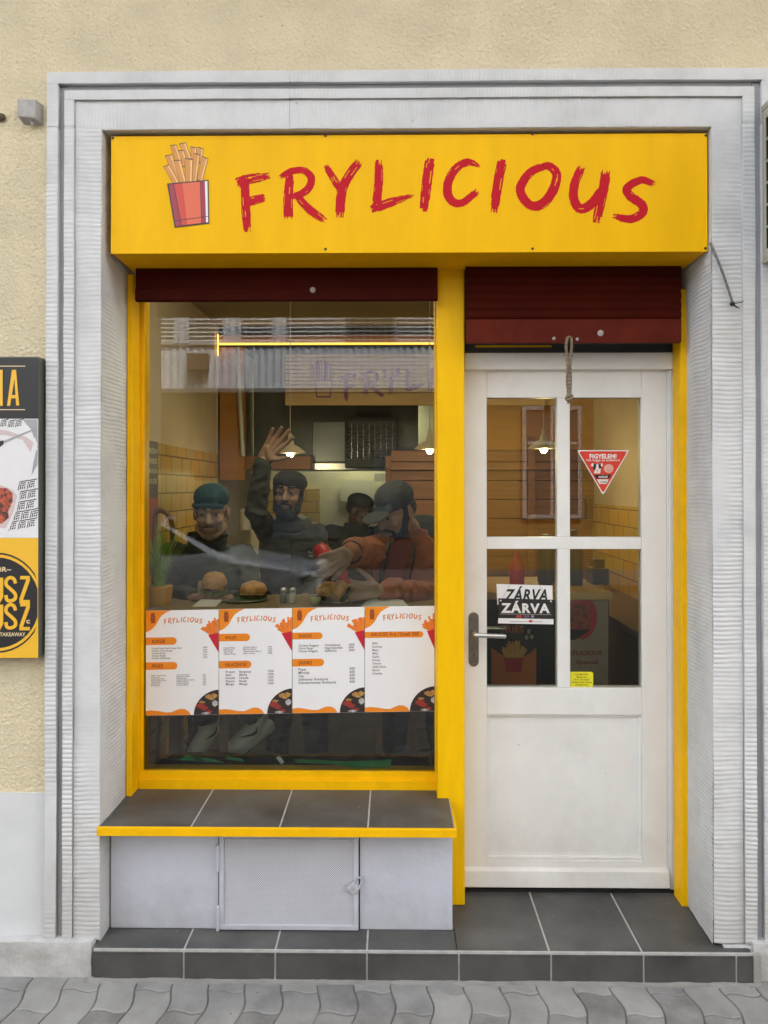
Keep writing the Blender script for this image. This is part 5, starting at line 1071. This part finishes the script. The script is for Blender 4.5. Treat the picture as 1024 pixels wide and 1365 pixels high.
def puff(p, nrm): return nrm*0
def person(label, skin, head, yaw, pitch, roll, neck, shL, shR, elL, elR, wrL, wrR, hip, knL, knR, anL, anR, hands, jacket, trousers, sleeve=(.060,.050,.042), torso_w=.20, torso_d=.125, hs_=1., jn='jacket', voxel=.0045, coat_fn=None, headscale=1., belly=0., jsmooth=2, foot=None, shoe=None):
    V = Vector; sk = M('skin_'+skin[0], skin[1], .5, var=.12, vs=25, spec=.4); R = Matrix.Rotation(yaw, 3, 'Z') @ Matrix.Rotation(pitch, 3, 'X') @ Matrix.Rotation(roll, 3, 'Y')
    b_ = MB(); head = V(head); neck = V(neck); T = head_mesh(b_, head, R, headscale)
    b_.chain([(neck - V((0,0,.03)))*.5+(neck*.3+((V(shL)+V(shR))/2)*.7)*.5, neck + V((0,0,.03)), T(0,.025,-.05)], [.050,.052,.054])
    sy = math.atan2((V(shR)-V(shL)).y, (V(shR)-V(shL)).x); hip = V(hip); sc_ = (V(shL)+V(shR))/2; chest = sc_ - V((0,0,.13)) ; waist = hip*.6+chest*.4
    b_.loft([(hip-V((0,0,.04)), .10, .08, sy), (hip+V((0,0,.06)), .15, .10, sy), (waist, .135, .095, sy), (chest, .155, .105, sy), (sc_-V((0,0,.04)), .15, .085, sy), (sc_+V((0,0,.03)), .07, .06, sy)])
    for sh, el, wr in ((shL, elL, wrL), (shR, elR, wrR)):
        if wr is None: continue
        b_.chain([V(sh), V(el), V(wr)], [.052, .040, .028])
    for kn, an in ((knL, anL), (knR, anR)): b_.chain([hip + (V(kn)-hip)*.1, V(kn), V(an)], [.08, .055, .040]); 
    for h in hands: hand_mesh(b_, **h)
    lo = min(V(anL).z, V(anR).z)-.06
    o = obj('person', b_, sk, smooth=True, origin=(hip.x, hip.y, max(ZS, lo)), remesh=voxel, sm=1); tag(o, label, 'person')
    # clothes
    j = MB(); a_, bb, c_ = sleeve; W_ = torso_w; D_ = torso_d
    j.loft([(hip-V((0,0,.05)), W_*.80, D_*1.0, sy), (hip+V((0,0,.05)), W_*.86, D_*1.05, sy), (waist, W_*.86+belly, D_*1.05+belly, sy), (chest, W_*.93, D_*1.08, sy), (sc_-V((0,0,.035)), W_*.86, D_*.92, sy), (sc_+V((0,0,.030)), W_*.50, D_*.86, sy), (neck+V((0,0,.004)), .084, .084, sy), (neck+V((0,0,.030)), .074, .074, sy)], 24)
    for sh, el, wr in ((shL, elL, wrL), (shR, elR, wrR)):
        if wr is None: continue
        sh, el, wr = V(sh), V(el), V(wr); cuff = wr + (el-wr)*.08
        inn = sc_ + (sh-sc_)*.7 - V((0,0,.02)); kq = .86 if coat_fn == 'puffer' else 1.; j.chain([inn, sh, el, cuff], [a_*1.15*kq, a_*kq, bb*kq, c_*kq])
        if coat_fn == 'puffer':
            for p0, p1, r0, r1 in ((sh, el, a_, bb), (el, cuff, bb, c_)):
                L_ = (p1-p0).length; n_ = max(2, int(L_/.048)); d = (p1-p0).normalized()
                for i in range(n_):
                    t_ = (i+.5)/n_; r_ = r0+(r1-r0)*t_; q_ = d.to_track_quat('Z','Y').to_matrix(); j.ell(p0+(p1-p0)*t_, (r_*1.20, r_*1.20, L_/n_*.56), q_, 16, 9)
        else:
            m_ = (sh+el)/2; j.ell(el, (bb*1.12, bb*1.12, bb*1.12))
    if coat_fn == 'puffer':
        for i in range(9):
            z = hip.z+.02+i*.05; t_ = i/9; c3 = hip*(1-t_)+sc_*t_; 
            if z < sc_.z-.02: j.ell((c3.x, c3.y, z), (W_*1.0, D_*1.18, .036), Matrix.Rotation(sy, 3, 'Z'), 24, 9)
    wr_f = lambda p, nn: nn*(noise.noise(p*14)*.006 + noise.noise(p*33)*.0025 + .006 - abs(noise.noise(Vector((p.x*13, p.y*13, p.z*26))))*.017)
    jo = obj(jn, j, jacket, o, remesh=.0075, sm=jsmooth, disp=wr_f)
    for sh, el, wr in ((shL, elL, wrL), (shR, elR, wrR)):
        if wr is None or c_ < .04: continue
        el, wr = V(el), V(wr); d = (wr-el).normalized(); cf = wr + (el-wr)*.08
    t2_ = MB(); 
    for kn, an in ((knL, anL), (knR, anR)): t2_.chain([hip+(V(kn)-hip)*.05, V(kn), V(an)+(V(kn)-V(an))*.1], [.105, .078, .058])
    t2_.ell(hip, (.16,.12,.11)); obj('trousers', t2_, trousers, o, remesh=.012, sm=2, disp=wr_f)
    for i, (kn, an) in enumerate(((knL, anL), (knR, anR))):
        an = V(an); fd_ = V(foot[i]) if foot else V((0,-1,-.1)); fd_.normalize(); up_ = (V((0,0,1))-fd_*fd_.z).normalized(); sm_ = MB()
        sm_.chain([an+up_*-.005-fd_*.02, an-up_*.045+fd_*.03, an-up_*.055+fd_*.13, an-up_*.058+fd_*.17], [.046,.042,.038,.030]); sm_.cap(an-up_*.07-fd_*.03, .032, an-up_*.078+fd_*.16, .030); sm_.cap(an+up_*.035-fd_*.03, .043, an-fd_*.02, .045)
        so_ = obj('shoe', sm_, shoe or black, o, remesh=.005, sm=2)
        if shoe:
            sd_ = fd_.cross(up_)
            for q in (-1, 1):
                if (sd_*q).y > .2: continue
                sw = MB(); b0 = an-up_*.045+fd_*.05+sd_*q*.0445
                pts = [(-.055,.022),(-.03,-.004),(-.012,-.006),(.045,.028),(-.010,.006),(-.028,.006)]; fn_ = [b0+fd_*x+up_*y for x, y in pts]
                sw.prism(fn_ if q > 0 else list(reversed(fn_)), -sd_*q*.004); obj('side_mark', sw, black, so_)
            lc = MB()
            for k in range(4): pc = an-up_*(.008+.008*k)+fd_*(.05+.022*k); lc.tube([pc-sd_*.022, pc+up_*.006, pc+sd_*.022], .003, 6)
            lc.tube(catmull([an-fd_*.06+up_*.02, an-fd_*.075+up_*.055, an-fd_*.055+up_*.05, an-fd_*.05+up_*.01], 5), .004, 6); obj('laces', lc, prn, so_)
    hr = M('dark_hair', (.018,.013,.010), .7, var=.4, vs=80, bump=1, bs=300, bd=.004)
    ey = MB(); 
    for q in (-1, 1):
        e_ = MB(); e_.cur = 0; e_.ell(T(q*.031,-.0805,.010), (.0125,.0125,.0068), R); e_.cur = 1; e_.ell(T(q*.031-.001,-.0900,.0095), (.0060,.0045,.0055), R, 10, 7); eo = obj('eye', e_, [M('eye_white', (.34,.31,.28), .3, var=0), M('eye_iris', (.02,.012,.008), .2, var=0)], o, smooth=True)
        e2 = MB(); e2.cap(T(q*.031-.014,-.0865,.0170), .0055, T(q*.031+.014,-.0835,.0170), .0052); obj('eyelid', e2, sk, eo, smooth=True)
        e3 = MB(); e3.cap(T(q*.015,-.1000,.036), .0052, T(q*.046,-.083,.040), .0042); obj('eyebrow', e3, hr, o, smooth=True)
    lp = MB(); lp.cap(T(-.017,-.0925,-.060), .0055, T(.017,-.0925,-.060), .0055); obj('lips', lp, M('lips_'+skin[0], tuple(c*k for c, k in zip(skin[1], (.85,.55,.55))), .4, var=0), o, smooth=True)
    return o, T, R, hr
def beard(o, T, R, hr, full=1., name='beard'):
    b_ = MB(); 
    if full > .6:
        b_.ell(T(0,-.040,-.098), (.058*full,.056,.044), R)
        for q in (-1, 1): b_.cap(T(q*.064,-.012,-.012), .014, T(q*.050,-.038,-.075), .024)
    else: b_.ell(T(0,-.062,-.100), (.034,.030,.022), R); b_.cap(T(-.05,-.03,-.07), .012, T(-.02,-.06,-.1), .014); b_.cap(T(.05,-.03,-.07), .012, T(.02,-.06,-.1), .014)
    b_.cap(T(-.026,-.088,-.052), .007, T(-.004,-.100,-.043), .0085); b_.cap(T(.026,-.088,-.052), .007, T(.004,-.100,-.043), .0085)
    b_.cap(T(-.030,-.082,-.056), .007, T(-.036,-.070,-.085), .010); b_.cap(T(.030,-.082,-.056), .007, T(.036,-.070,-.085), .010)
    return obj(name, b_, hr, o, remesh=.0035, sm=1, disp=lambda p, n_: n_*noise.noise(p*160)*.0025)
def J(x, y, Y): return P(x, y, Y)

# guest on the left, seated, turned to the street, a burger in his hands
jm1 = M('olive_grey_jacket', (.050,.056,.042), .7, var=.25, vs=9, bump=.3, bs=60); tr = M('dark_trousers', (.02,.02,.024), .8, var=.3); wshoe = M('white_sneaker', (.80,.77,.70), .6, var=.08)
h1 = J(282, 685, .95)
p1, T1, R1, hr = person('seated person in a teal and dark red cap holding a burger at the left', ('tan', (.44,.27,.19)), h1, .12, .10, 0, J(277,718,1.03), J(232,741,1.06), J(324,742,1.10), J(216,796,.86), J(334,806,.98), J(255,797,.66), J(308,800,.68), (-.86,1.22,.86), (-.93,.93,.86), (-.62,.90,.86), (-.84,.90,.58), (-.625,.87,.595),
  [dict(wr=J(253,797,.66), d=(1,-.1,.0), n=(.3,.0,1), t=(0,-1,.3), curls=(35,38,40,42)), dict(wr=J(310,800,.68), d=(-1,-.1,.1), n=(-.3,0,1), t=(0,-1,.3), curls=(30,34,38,42))], jm1, tr, foot=[(-.3,-.8,-.5),(-.80,-.22,-.55)], shoe=wshoe, torso_w=.215, sleeve=(.066,.056,.046), headscale=1.0)
w = MB(); w.ell(T1(0,.012,.076), (.084,.104,.066), R1); w.cap(T1(-.055,-.085,.045), .012, T1(.055,-.085,.045), .012); cap1 = obj('cap', w, M('teal_cap', (.004,.055,.065), .8, var=.2, vs=40), p1, remesh=.004, sm=1)
w = MB()
for k in range(16): a_ = pi*.95+k*.085; w.cap(T1(cos(a_)*.0745*1.03, .015+sin(a_)*.096*1.03, .040), .0125, T1(cos(a_+.085)*.0745*1.03, .015+sin(a_+.085)*.096*1.03, .040), .0125, 8)
obj('cap_band', w, M('dark_red_band', (.12,.012,.02), .8, var=.3, vs=90), cap1, smooth=True)
w = MB(); w.cap(T1(-.026,-.088,-.050), .0045, T1(-.004,-.099,-.043), .0055); w.cap(T1(.026,-.088,-.050), .0045, T1(.004,-.099,-.043), .0055); obj('moustache', w, M('faint_moustache', (.16,.09,.06), .7, var=.2, vs=90), p1, smooth=True)
def stubble(o, T, R, nm, c):
    w = MB(); w.ell(T(0,-.0205,-.052), (.0605,.0715,.064), R); w.ell(T(0,-.0585,-.092), (.0310,.0275,.0252), R); obj('stubble', w, M(nm, c, .6, var=.35, vs=160), o, remesh=.004, sm=1)
stubble(p1, T1, R1, 'stubble_skin', (.27,.165,.115))
w = MB(); w.ell(T1(0,.03,.02), (.079,.086,.06), R1); obj('hair', w, hr, p1, smooth=True)
w = MB(); nk = J(277,719,1.03); w.tube([nk+Vector((cos(t*pi/8)*.078, sin(t*pi/8)*.074-.01, .018)) for t in range(17)], .020, 8); obj('collar', w, M('black_collar', (.015,.015,.016), .8, var=.2), p1, smooth=True)

# the waving man
jm2 = M('charcoal_jacket', (.036,.036,.035), .75, var=.25, vs=9, bump=.3, bs=60)
h2 = J(385, 660, 1.45)
p2, T2, R2, hr = person('person in a dark beanie and charcoal jacket waving with one raised hand', ('brown', (.36,.205,.14)), h2, -.04, -.04, .05, J(386,697,1.50), J(357,709,1.50), J(421,711,1.52), J(342,684,1.24), J(430,768,1.40), J(350,616,1.22), J(406,800,.86), (-.52,1.56,.93), (-.60,1.50,.52), (-.42,1.50,.52), (-.62,1.52,.16), (-.40,1.52,.16),
  [dict(wr=J(350,614,1.22), d=(.60,-.05,.80), n=(.1,-1,.1), t=(.8,0,-.6), curls=(6,5,6,8), spread=.20, thumb=(.9,.75,.2), tcurl=10, s=1.10), dict(wr=J(408,800,.88), d=(-.9,-.4,-.1), n=(0,0,-1), t=(.3,-1,0), curls=(12,14,16,18))], jm2, tr, torso_w=.19, sleeve=(.060,.052,.044), headscale=1.0)
w = MB(); w.ell(T2(0,.014,.070), (.092,.106,.064), R2); w.ell(T2(0,.022,.062), (.094,.104,.050), R2); obj('beanie', w, M('dark_beanie', (.035,.035,.028), .9, var=.3, vs=60, bump=.6, bs=260), p2, remesh=.004, sm=1)
w = MB(); w.ell(T2(0,.03,.020), (.080,.085,.065), R2); [w.cap(T2(q*.070,-.018,.040), .014, T2(q*.070,-.012,-.005), .010) for q in (-1,1)]; obj('hair', w, hr, p2, smooth=True)
beard(p2, T2, R2, hr, 1.0)
w = MB(); nk = J(386,702,1.50)
for q in range(2): w.tube([nk+Vector((cos(t*pi/9)*(.098-q*.01), sin(t*pi/9)*.085+.005, .0+q*.022+.012*sin(t*pi/9))) for t in range(19)], .030, 8)
obj('hood', w, jm2, p2, remesh=.008, sm=2)
w = MB(); w.tube([J(388,716,1.345), J(388,798,1.36)], .0035, 6); obj('zip', w, black, p2)
w = MB(); q0 = J(411,735,1.36)
for (x, y) in ((0,0),(.012,.004),(.004,.018),(.014,.022)): w.box(q0.x+x, q0.x+x+.008, q0.y, q0.y+.004, q0.z-y-.008, q0.z-y)
obj('chest_mark', w, galv, p2)

# the cook at the back
jm3 = M('black_sweater', (.022,.020,.017), .8, var=.25)
h3 = J(480, 682, 3.05)
p3, T3, R3, hr = person('person in a dark cap and black sweater standing in the kitchen, seen from the side', ('deep_brown', (.10,.055,.035)), h3, 1.15, .25, 0, J(474,702,3.08), J(441,713,3.0), J(507,714,3.16), J(432,780,2.95), J(516,785,3.1), J(450,835,2.8), J(520,835,2.85), (-.26,3.1,.95), (-.34,3.1,.52), (-.18,3.1,.52), (-.34,3.1,.16), (-.18,3.1,.16),
  [dict(wr=J(450,835,2.8), d=(.5,-1,-.1), n=(0,0,-1), t=(1,0,0)), dict(wr=J(520,835,2.85), d=(-.5,-1,-.1), n=(0,0,-1), t=(-1,0,0))], jm3, tr, torso_w=.225, sleeve=(.075,.062,.050), voxel=.006)
w = MB(); w.ell(T3(0,.012,.070), (.086,.106,.066), R3); w.ell(T3(0,-.125,.040), (.060,.050,.008), R3); obj('cap', w, M('dark_grey_cap', (.03,.03,.028), .8, var=.2), p3, remesh=.005, sm=1)
beard(p3, T3, R3, hr, .4)
w = MB(); w.ell(T3(0,.03,.020), (.079,.086,.065), R3); obj('hair', w, hr, p3, smooth=True)

# the man in the orange-brown puffer jacket, squeezing sauce on a burger
jm4 = M('rust_puffer_nylon', (.36,.115,.055), .62, var=.2, vs=10, bump=.5, bs=70, spec=.3)
h4 = J(528, 684, .92)
p4, T4, R4, hr = person('person in grey cap and rust puffer jacket squeezing a sauce bottle', ('light_brown', (.42,.24,.16)), h4, -.72, .36, 0, J(546,714,1.02), J(519,730,.97), J(592,742,1.12), J(491,739,.73), J(598,800,.84), J(467,736,.505), J(507,788,.53), (.13,1.24,.86), (.02,.93,.84), (.20,.93,.84), (.0,.98,.42), (.22,.98,.42),
  [dict(wr=J(467,736,.505), d=(-.80,-.02,-.42), n=(-.1,1,-.05), t=(.5,0,-.8), curls=(34,36,38,40), spread=.16, thumb=(.5,.9,.3), s=1.08), dict(wr=J(506,787,.52), d=(-1,.05,-.02), n=(0,1,-.1), t=(0,.1,1), curls=(26,28,30,32), spread=.22, thumb=(.9,.7,.5), s=1.05)], jm4, tr, torso_w=.225, torso_d=.14, sleeve=(.066,.060,.050), coat_fn='puffer', jsmooth=1, headscale=1.01)
w = MB(); w.ell(T4(0,.012,.072), (.086,.106,.076), R4); w.cap(T4(-.04,-.075,.05), .02, T4(.04,-.075,.05), .02); w.ell(T4(0,-.135,.036), (.068,.062,.007), R4 @ Matrix.Rotation(.15, 3, 'X')); obj('cap', w, M('charcoal_cap', (.055,.057,.055), .8, var=.15, vs=50), p4, remesh=.004, sm=1)
beard(p4, T4, R4, hr, 1.12)
w = MB(); w.ell(T4(0,.034,.010), (.078,.080,.06), R4); [w.cap(T4(q*.072,-.012,.030), .012, T4(q*.068,-.012,-.02), .012) for q in (-1,1)]; obj('hair', w, hr, p4, smooth=True)
w = MB(); nk = J(556,712,1.10); w.ell(nk+Vector((.03,.03,.02)), (.115,.07,.075)); w.ell(nk+Vector((.06,.02,-.01)), (.09,.07,.07)); obj('hood', w, M('black_hood_lining', (.035,.038,.036), .8, var=.3), p4, remesh=.007, sm=2)
w = MB(); c = [J(521,718,.81), J(514,745,.775), J(508,770,.755), J(502,798,.75)]; c = [p_-Vector((0,.045,0)) for p_ in c]; w.tube(c, .011, 8, .5); obj('front_zip', w, black, p4, smooth=True)
w = MB(); w.prism([J(507,800,.72), J(531,800,.73), J(546,718,.79), J(524,722,.77)], (0,.08,0)); obj('shirt', w, M('dark_red_shirt', (.14,.012,.012), .7, var=.2), p4)
w = MB(); w.tube([J(554,722,.85), J(552,745,.84), J(546,772,.82)], .0045, 6); obj('drawstring', w, black, p4, smooth=True)
w = MB(); cc = J(467,736,.505); dd = (J(491,739,.73)-cc).normalized(); qq = dd.to_track_quat('Z','Y')
w.tube([cc+dd*.012+qq @ Vector((cos(t*pi/8)*.043, sin(t*pi/8)*.043, 0)) for t in range(17)], .006, 6); obj('cuff', w, black, p4, smooth=True)

# ------------------------------------------------------------------ food and table things
bun = M('golden_bun', (.60,.29,.085), .45, var=.40, vs=28, bump=.3, bs=120, chip=(.70,.48,.20), chip_t=.66, chip_s=110); patty = M('burger_patty', (.10,.045,.022), .8, var=.5, vs=60, bump=1, bs=150); lett = M('lettuce_green', (.16,.32,.04), .6, var=.4, vs=50); chz = M('cheese', (.70,.40,.05), .4, var=.1)
def burger(c, R0, label, tilt=(0,0), lift=0.):
    t = thing('burger', c, label, 'burger', 'burgers on the window counter'); R = Matrix.Rotation(tilt[0], 3, 'X') @ Matrix.Rotation(tilt[1], 3, 'Y'); ax = R @ Vector((0,0,1)); c = Vector(c)
    w = MB(); w.lathe(c, [(R0*.8,0),(R0*.97,.006),(R0,.014),(R0*.93,.02),(.0001,.021)], 24, ax); obj('bottom_bun', w, bun, t, smooth=True)
    w = MB(); n = 36; vs = [c+ax*.024]; 
    for i in range(n): a_ = 2*pi*i/n; rr = R0*(1.06+.07*sin(i*2.3)+.05*sin(i*5.1)); vs.append(c + R @ Vector((rr*cos(a_), rr*sin(a_), .022+.008*sin(i*3.7))))
    w.add(vs, [(0, 1+i, 1+(i+1) % n) for i in range(n)]); o = obj('lettuce', w, lett, t); so2 = o.modifiers.new('s', 'SOLIDIFY'); so2.thickness = .003
    w = MB(); w.lathe(c+ax*.026, [(.0001,-.001),(R0*.93,0),(R0*1.0,.006),(R0*.95,.014),(.0001,.015)], 24, ax); obj('patty', w, patty, t, remesh=.0028, sm=0, disp=lambda p, n_: n_*(noise.noise(p*90)*.006))
    w = MB(); h = R0*.86; w.hexa([c+ax*.0405+R @ Vector((x*h, y*h, z)) for z in (0,.003) for x, y in ((-1,-1),(1,-1),(1,1),(-1,1))]); obj('cheese_slice', w, chz, t)
    c2 = c+ax*(.044+lift)+(R @ Vector((0,-.01 if lift else 0,0))); w = MB(); w.lathe(c2, [(R0*.95,0),(R0*1.03,.008),(R0*1.0,.020),(R0*.86,.034),(R0*.58,.044),(R0*.25,.049),(.0001,.050)], 26, ax); tb_ = obj('top_bun', w, bun, t, remesh=.0028, sm=1, disp=lambda p, n_: n_*(noise.noise(p*45)*.004+noise.noise(p*140)*.0012))
    w = MB(); rnd = random.Random(int(c.x*1000))
    for k in range(34):
        a_ = rnd.uniform(0, 2*pi); rr = R0*sqrt(rnd.random())*.8; z = .050-.030*(rr/R0)**2.2; w.ell(c2 + R @ Vector((rr*cos(a_), rr*sin(a_), z)), (.0022,.0015,.001), None, 6, 4)
    obj('sesame', w, M('sesame', (.75,.60,.38), .5, var=0), tb_)
    return t
burger(J(286,791,.64), .050, 'opened burger held in the hands of the man in the teal cap', (.35,.12), .006)
burger(J(338,804,.66), .056, 'sesame bun burger on a metal tray between the seated and the waving man')
burger(J(438,806,.62), .054, 'tall burger with dark patty left of the hand pressing the bun')
burger(J(470,795,.575), .056, 'burger held upright in the left hand of the man in the puffer jacket', (.15,-1.0))
metal = M('tray_metal', (.45,.44,.42), .3, metal=.9, var=.1)
for (x, y, Y_, r_, lb) in ((325, 805, .62, .105, 'round metal tray under the burgers near the seated man'), (452, 806, .60, .10, 'round metal tray under the burgers of the man with the sauce bottle')):
    w = MB(); c = P(x, y, Y_); c.z = ZT+.001; w.lathe(c, [(r_*.85,0),(r_,.008),(r_*.98,.009),(r_*.83,.003),(.0001,.003)], 32); tag(obj('serving_tray', w, metal, smooth=True), lb, 'tray')
w = MB(); c = J(520,808,.46); w.prism([J(478,812,.40), J(548,812,.40), J(537,800,.52), J(505,796,.56), J(488,802,.50)], (0,.002,.001)); tag(obj('paper_napkin', w, prn), 'crumpled white napkin beside the puffer jacket sleeve on the counter', 'napkin')
w = MB(); w.prism([J(252,812,.42), J(285,812,.42), J(296,800,.55), J(268,799,.56)], (0,.002,.001)); tag(obj('paper_napkin', w, prn), 'white napkin on the counter in front of the seated man', 'napkin')
def shaker(x, lb, mt):
    c = J(x, 800, .55); c.z = ZT; t = thing('shaker', c, lb, 'shaker', 'shakers on the window counter')
    w = MB(); w.lathe(c, [(.013,0),(.0155,.004),(.0155,.03),(.012,.043),(.0001,.044)], 16); obj('jar', w, mt, t, smooth=True)
    w = MB(); w.lathe(c+Vector((0,0,.0445)), [(.0135,0),(.0135,.012),(.009,.018),(.0001,.019)], 16); obj('lid', w, steel, t, smooth=True)
shaker(378, 'left of two small glass shakers, with grey filling', M('pepper_glass', (.18,.17,.14), .15, var=.4, vs=120)); shaker(390, 'right of two small glass shakers, with pale filling', M('salt_glass', (.60,.55,.40), .15, var=.1))
t = thing('sauce_cup', J(420, 806, .50), 'small clear cup of pale sauce at the left of the tall burger', 'cup')
c = J(420,806,.50); c.z = ZT
w = MB(); w.lathe(c, [(.018,0),(.026,.030),(.0001,.031)], 20); obj('sauce', w, M('pale_sauce', (.72,.52,.24), .3, var=.05), t, smooth=True)
w = MB(); w.lathe(c, [(.0195,0),(.0285,.036),(.0275,.036)], 20); obj('cup', w, pane_edge, t, smooth=True)
# sauce bottle in his hand
t = thing('squeeze_bottle', J(424,732,.575), 'red squeeze bottle held upside down over a burger', 'bottle')
b0, b1 = J(425,731,.60), J(464,775,.53); ax = (b1-b0).normalized(); L_ = (b1-b0).length; rbot = M('red_squeeze_bottle', (.55,.012,.02), .35, var=.05)
w = MB(); w.lathe(b0-ax*.01, [(.0001,0),(.028,.004),(.034,.02),(.034,L_*.50),(.030,L_*.62),(.030,L_*.70),(.033,L_*.73),(.0001,L_*.735)], 24, ax); obj('body', w, rbot, t, smooth=True)
w = MB(); w.lathe(b0-ax*.01, [(.026,L_*.742),(.026,L_*.90),(.012,L_*.95),(.006,L_*1.10),(.0001,L_*1.12)], 20, ax); obj('nozzle', w, rbot, t, smooth=True)
# plant in a yellow pot
t = thing('potted_grass', J(212,812,.52), 'grassy green plant in a yellow pot in the left corner of the window', 'plant')
c = J(213,806,.50); c.z = ZT; w = MB(); w.hexa([c+Vector((x*h,y*h,z)) for z,h in ((0,.036),(.075,.043)) for x,y in ((-1,-1),(1,-1),(1,1),(-1,1))]); obj('pot', w, M('yellow_pot', (.85,.42,.02), .35, var=.05), t, bevel=.004)
w = MB(); rnd = random.Random(2)
for k in range(190):
    a_ = rnd.uniform(0, 2*pi); L_ = rnd.uniform(.12, .33); lean = rnd.uniform(.05, .60); p0 = c+Vector((cos(a_)*.02*rnd.random(), sin(a_)*.02*rnd.random(), .065)); wd = rnd.uniform(.0022, .0036); pts = []
    for i in range(6):
        q = i/5; pts.append(p0+Vector((cos(a_)*lean*L_*q**1.6*1.1, sin(a_)*lean*L_*q**1.6*.8, L_*q*(1-.35*lean*q**2))))
    sd_ = Vector((-sin(a_), cos(a_), 0)); vs = []
    for i, p_ in enumerate(pts): ww = wd*(1-i/5.4); vs += [p_-sd_*ww, p_+sd_*ww]
    w.add(vs, [(2*i, 2*i+2, 2*i+3, 2*i+1) for i in range(5)])
obj('leaves', w, M('grass_blade', (.30,.50,.09), .5, var=.45, vs=30), t)
# bar stools and a bentwood chair
def stool(x, y, lb, h=.72):
    t = thing('bar_stool', (x, y, ZS), lb, 'stool', 'bar stools at the window counter'); z = ZS+h
    w = MB(); w.lathe((x,y,z-.03), [(.15,0),(.165,.008),(.165,.024),(.15,.03),(.0001,.03)], 24); obj('seat', w, legw, t, smooth=True)
    for a_ in (45, 135, 225, 315):
        a_ = radians(a_); w = MB(); w.tube([(x+cos(a_)*.10, y+sin(a_)*.10, z-.03), (x+cos(a_)*.19, y+sin(a_)*.19, ZS)], [.016,.013], 8); obj('leg', w, legw, t)
    w = MB(); w.tube([(x+cos(k*pi/12)*.165, y+sin(k*pi/12)*.165, ZS+.28) for k in range(25)], .008, 6); obj('foot_ring', w, legw, t)
stool(-.86, 1.24, 'wooden bar stool under the man in the teal cap'); stool(.13, 1.26, 'wooden bar stool under the man in the puffer jacket')
t = thing('bentwood_chair', (-1.02, .95, ZS), 'tan chair with a curved back rail between the plant and the brick wall', 'chair')
cw = M('bent_wood', (.20,.12,.06), .45, var=.2); w = MB(); w.tube(catmull([J(205,800,1.0), J(206,730,1.0), J(208,684,1.0), J(217,681,1.0), J(227,690,1.0), J(230,712,1.0), J(231,800,1.0)], 8), .012, 8); obj('backrest', w, cw, t, smooth=True)
w = MB(); q0 = J(218,800,1.0); w.lathe((q0.x, 1.10, q0.z-.42), [(.14,0),(.15,.02),(.0001,.025)], 20); obj('seat', w, cw, t)
for k in range(4):
    w = MB(); a_ = pi/4+k*pi/2; w.tube([(q0.x+cos(a_)*.1, 1.10+sin(a_)*.1, q0.z-.42), (q0.x+cos(a_)*.13, 1.10+sin(a_)*.13, ZS)], .012, 8); obj('leg', w, cw, t)
for k in (205.5, 231):
    w = MB(); a0 = J(k,800,1.0); w.tube([a0, (a0.x, a0.y, q0.z-.42)], .012, 8); obj('back_post', w, cw, t)

CL = thing('guest_fill_panel', (-.25, .78, 2.66), 'added fill light panel inside above the top edge of the shop window', 'lamp')
w = MB(); w.box(-.45, -.05, .70, .86, 2.70, 2.748); obj('panel', w, M('lit_panel', (.9,.85,.7), .4, var=0, emis=(1,.85,.6), es=3), CL)  # out-of-view glowing panel and point light added to brighten the guests
l = bpy.data.lights.new('lamp_light', 'POINT'); l.energy = 1.6; l.color = (1, .84, .62); l.shadow_soft_size = .12; lo = bpy.data.objects.new('lamp_light', l); COL.objects.link(lo); lo.parent = CL; lo.location = (0, 0, -.10)
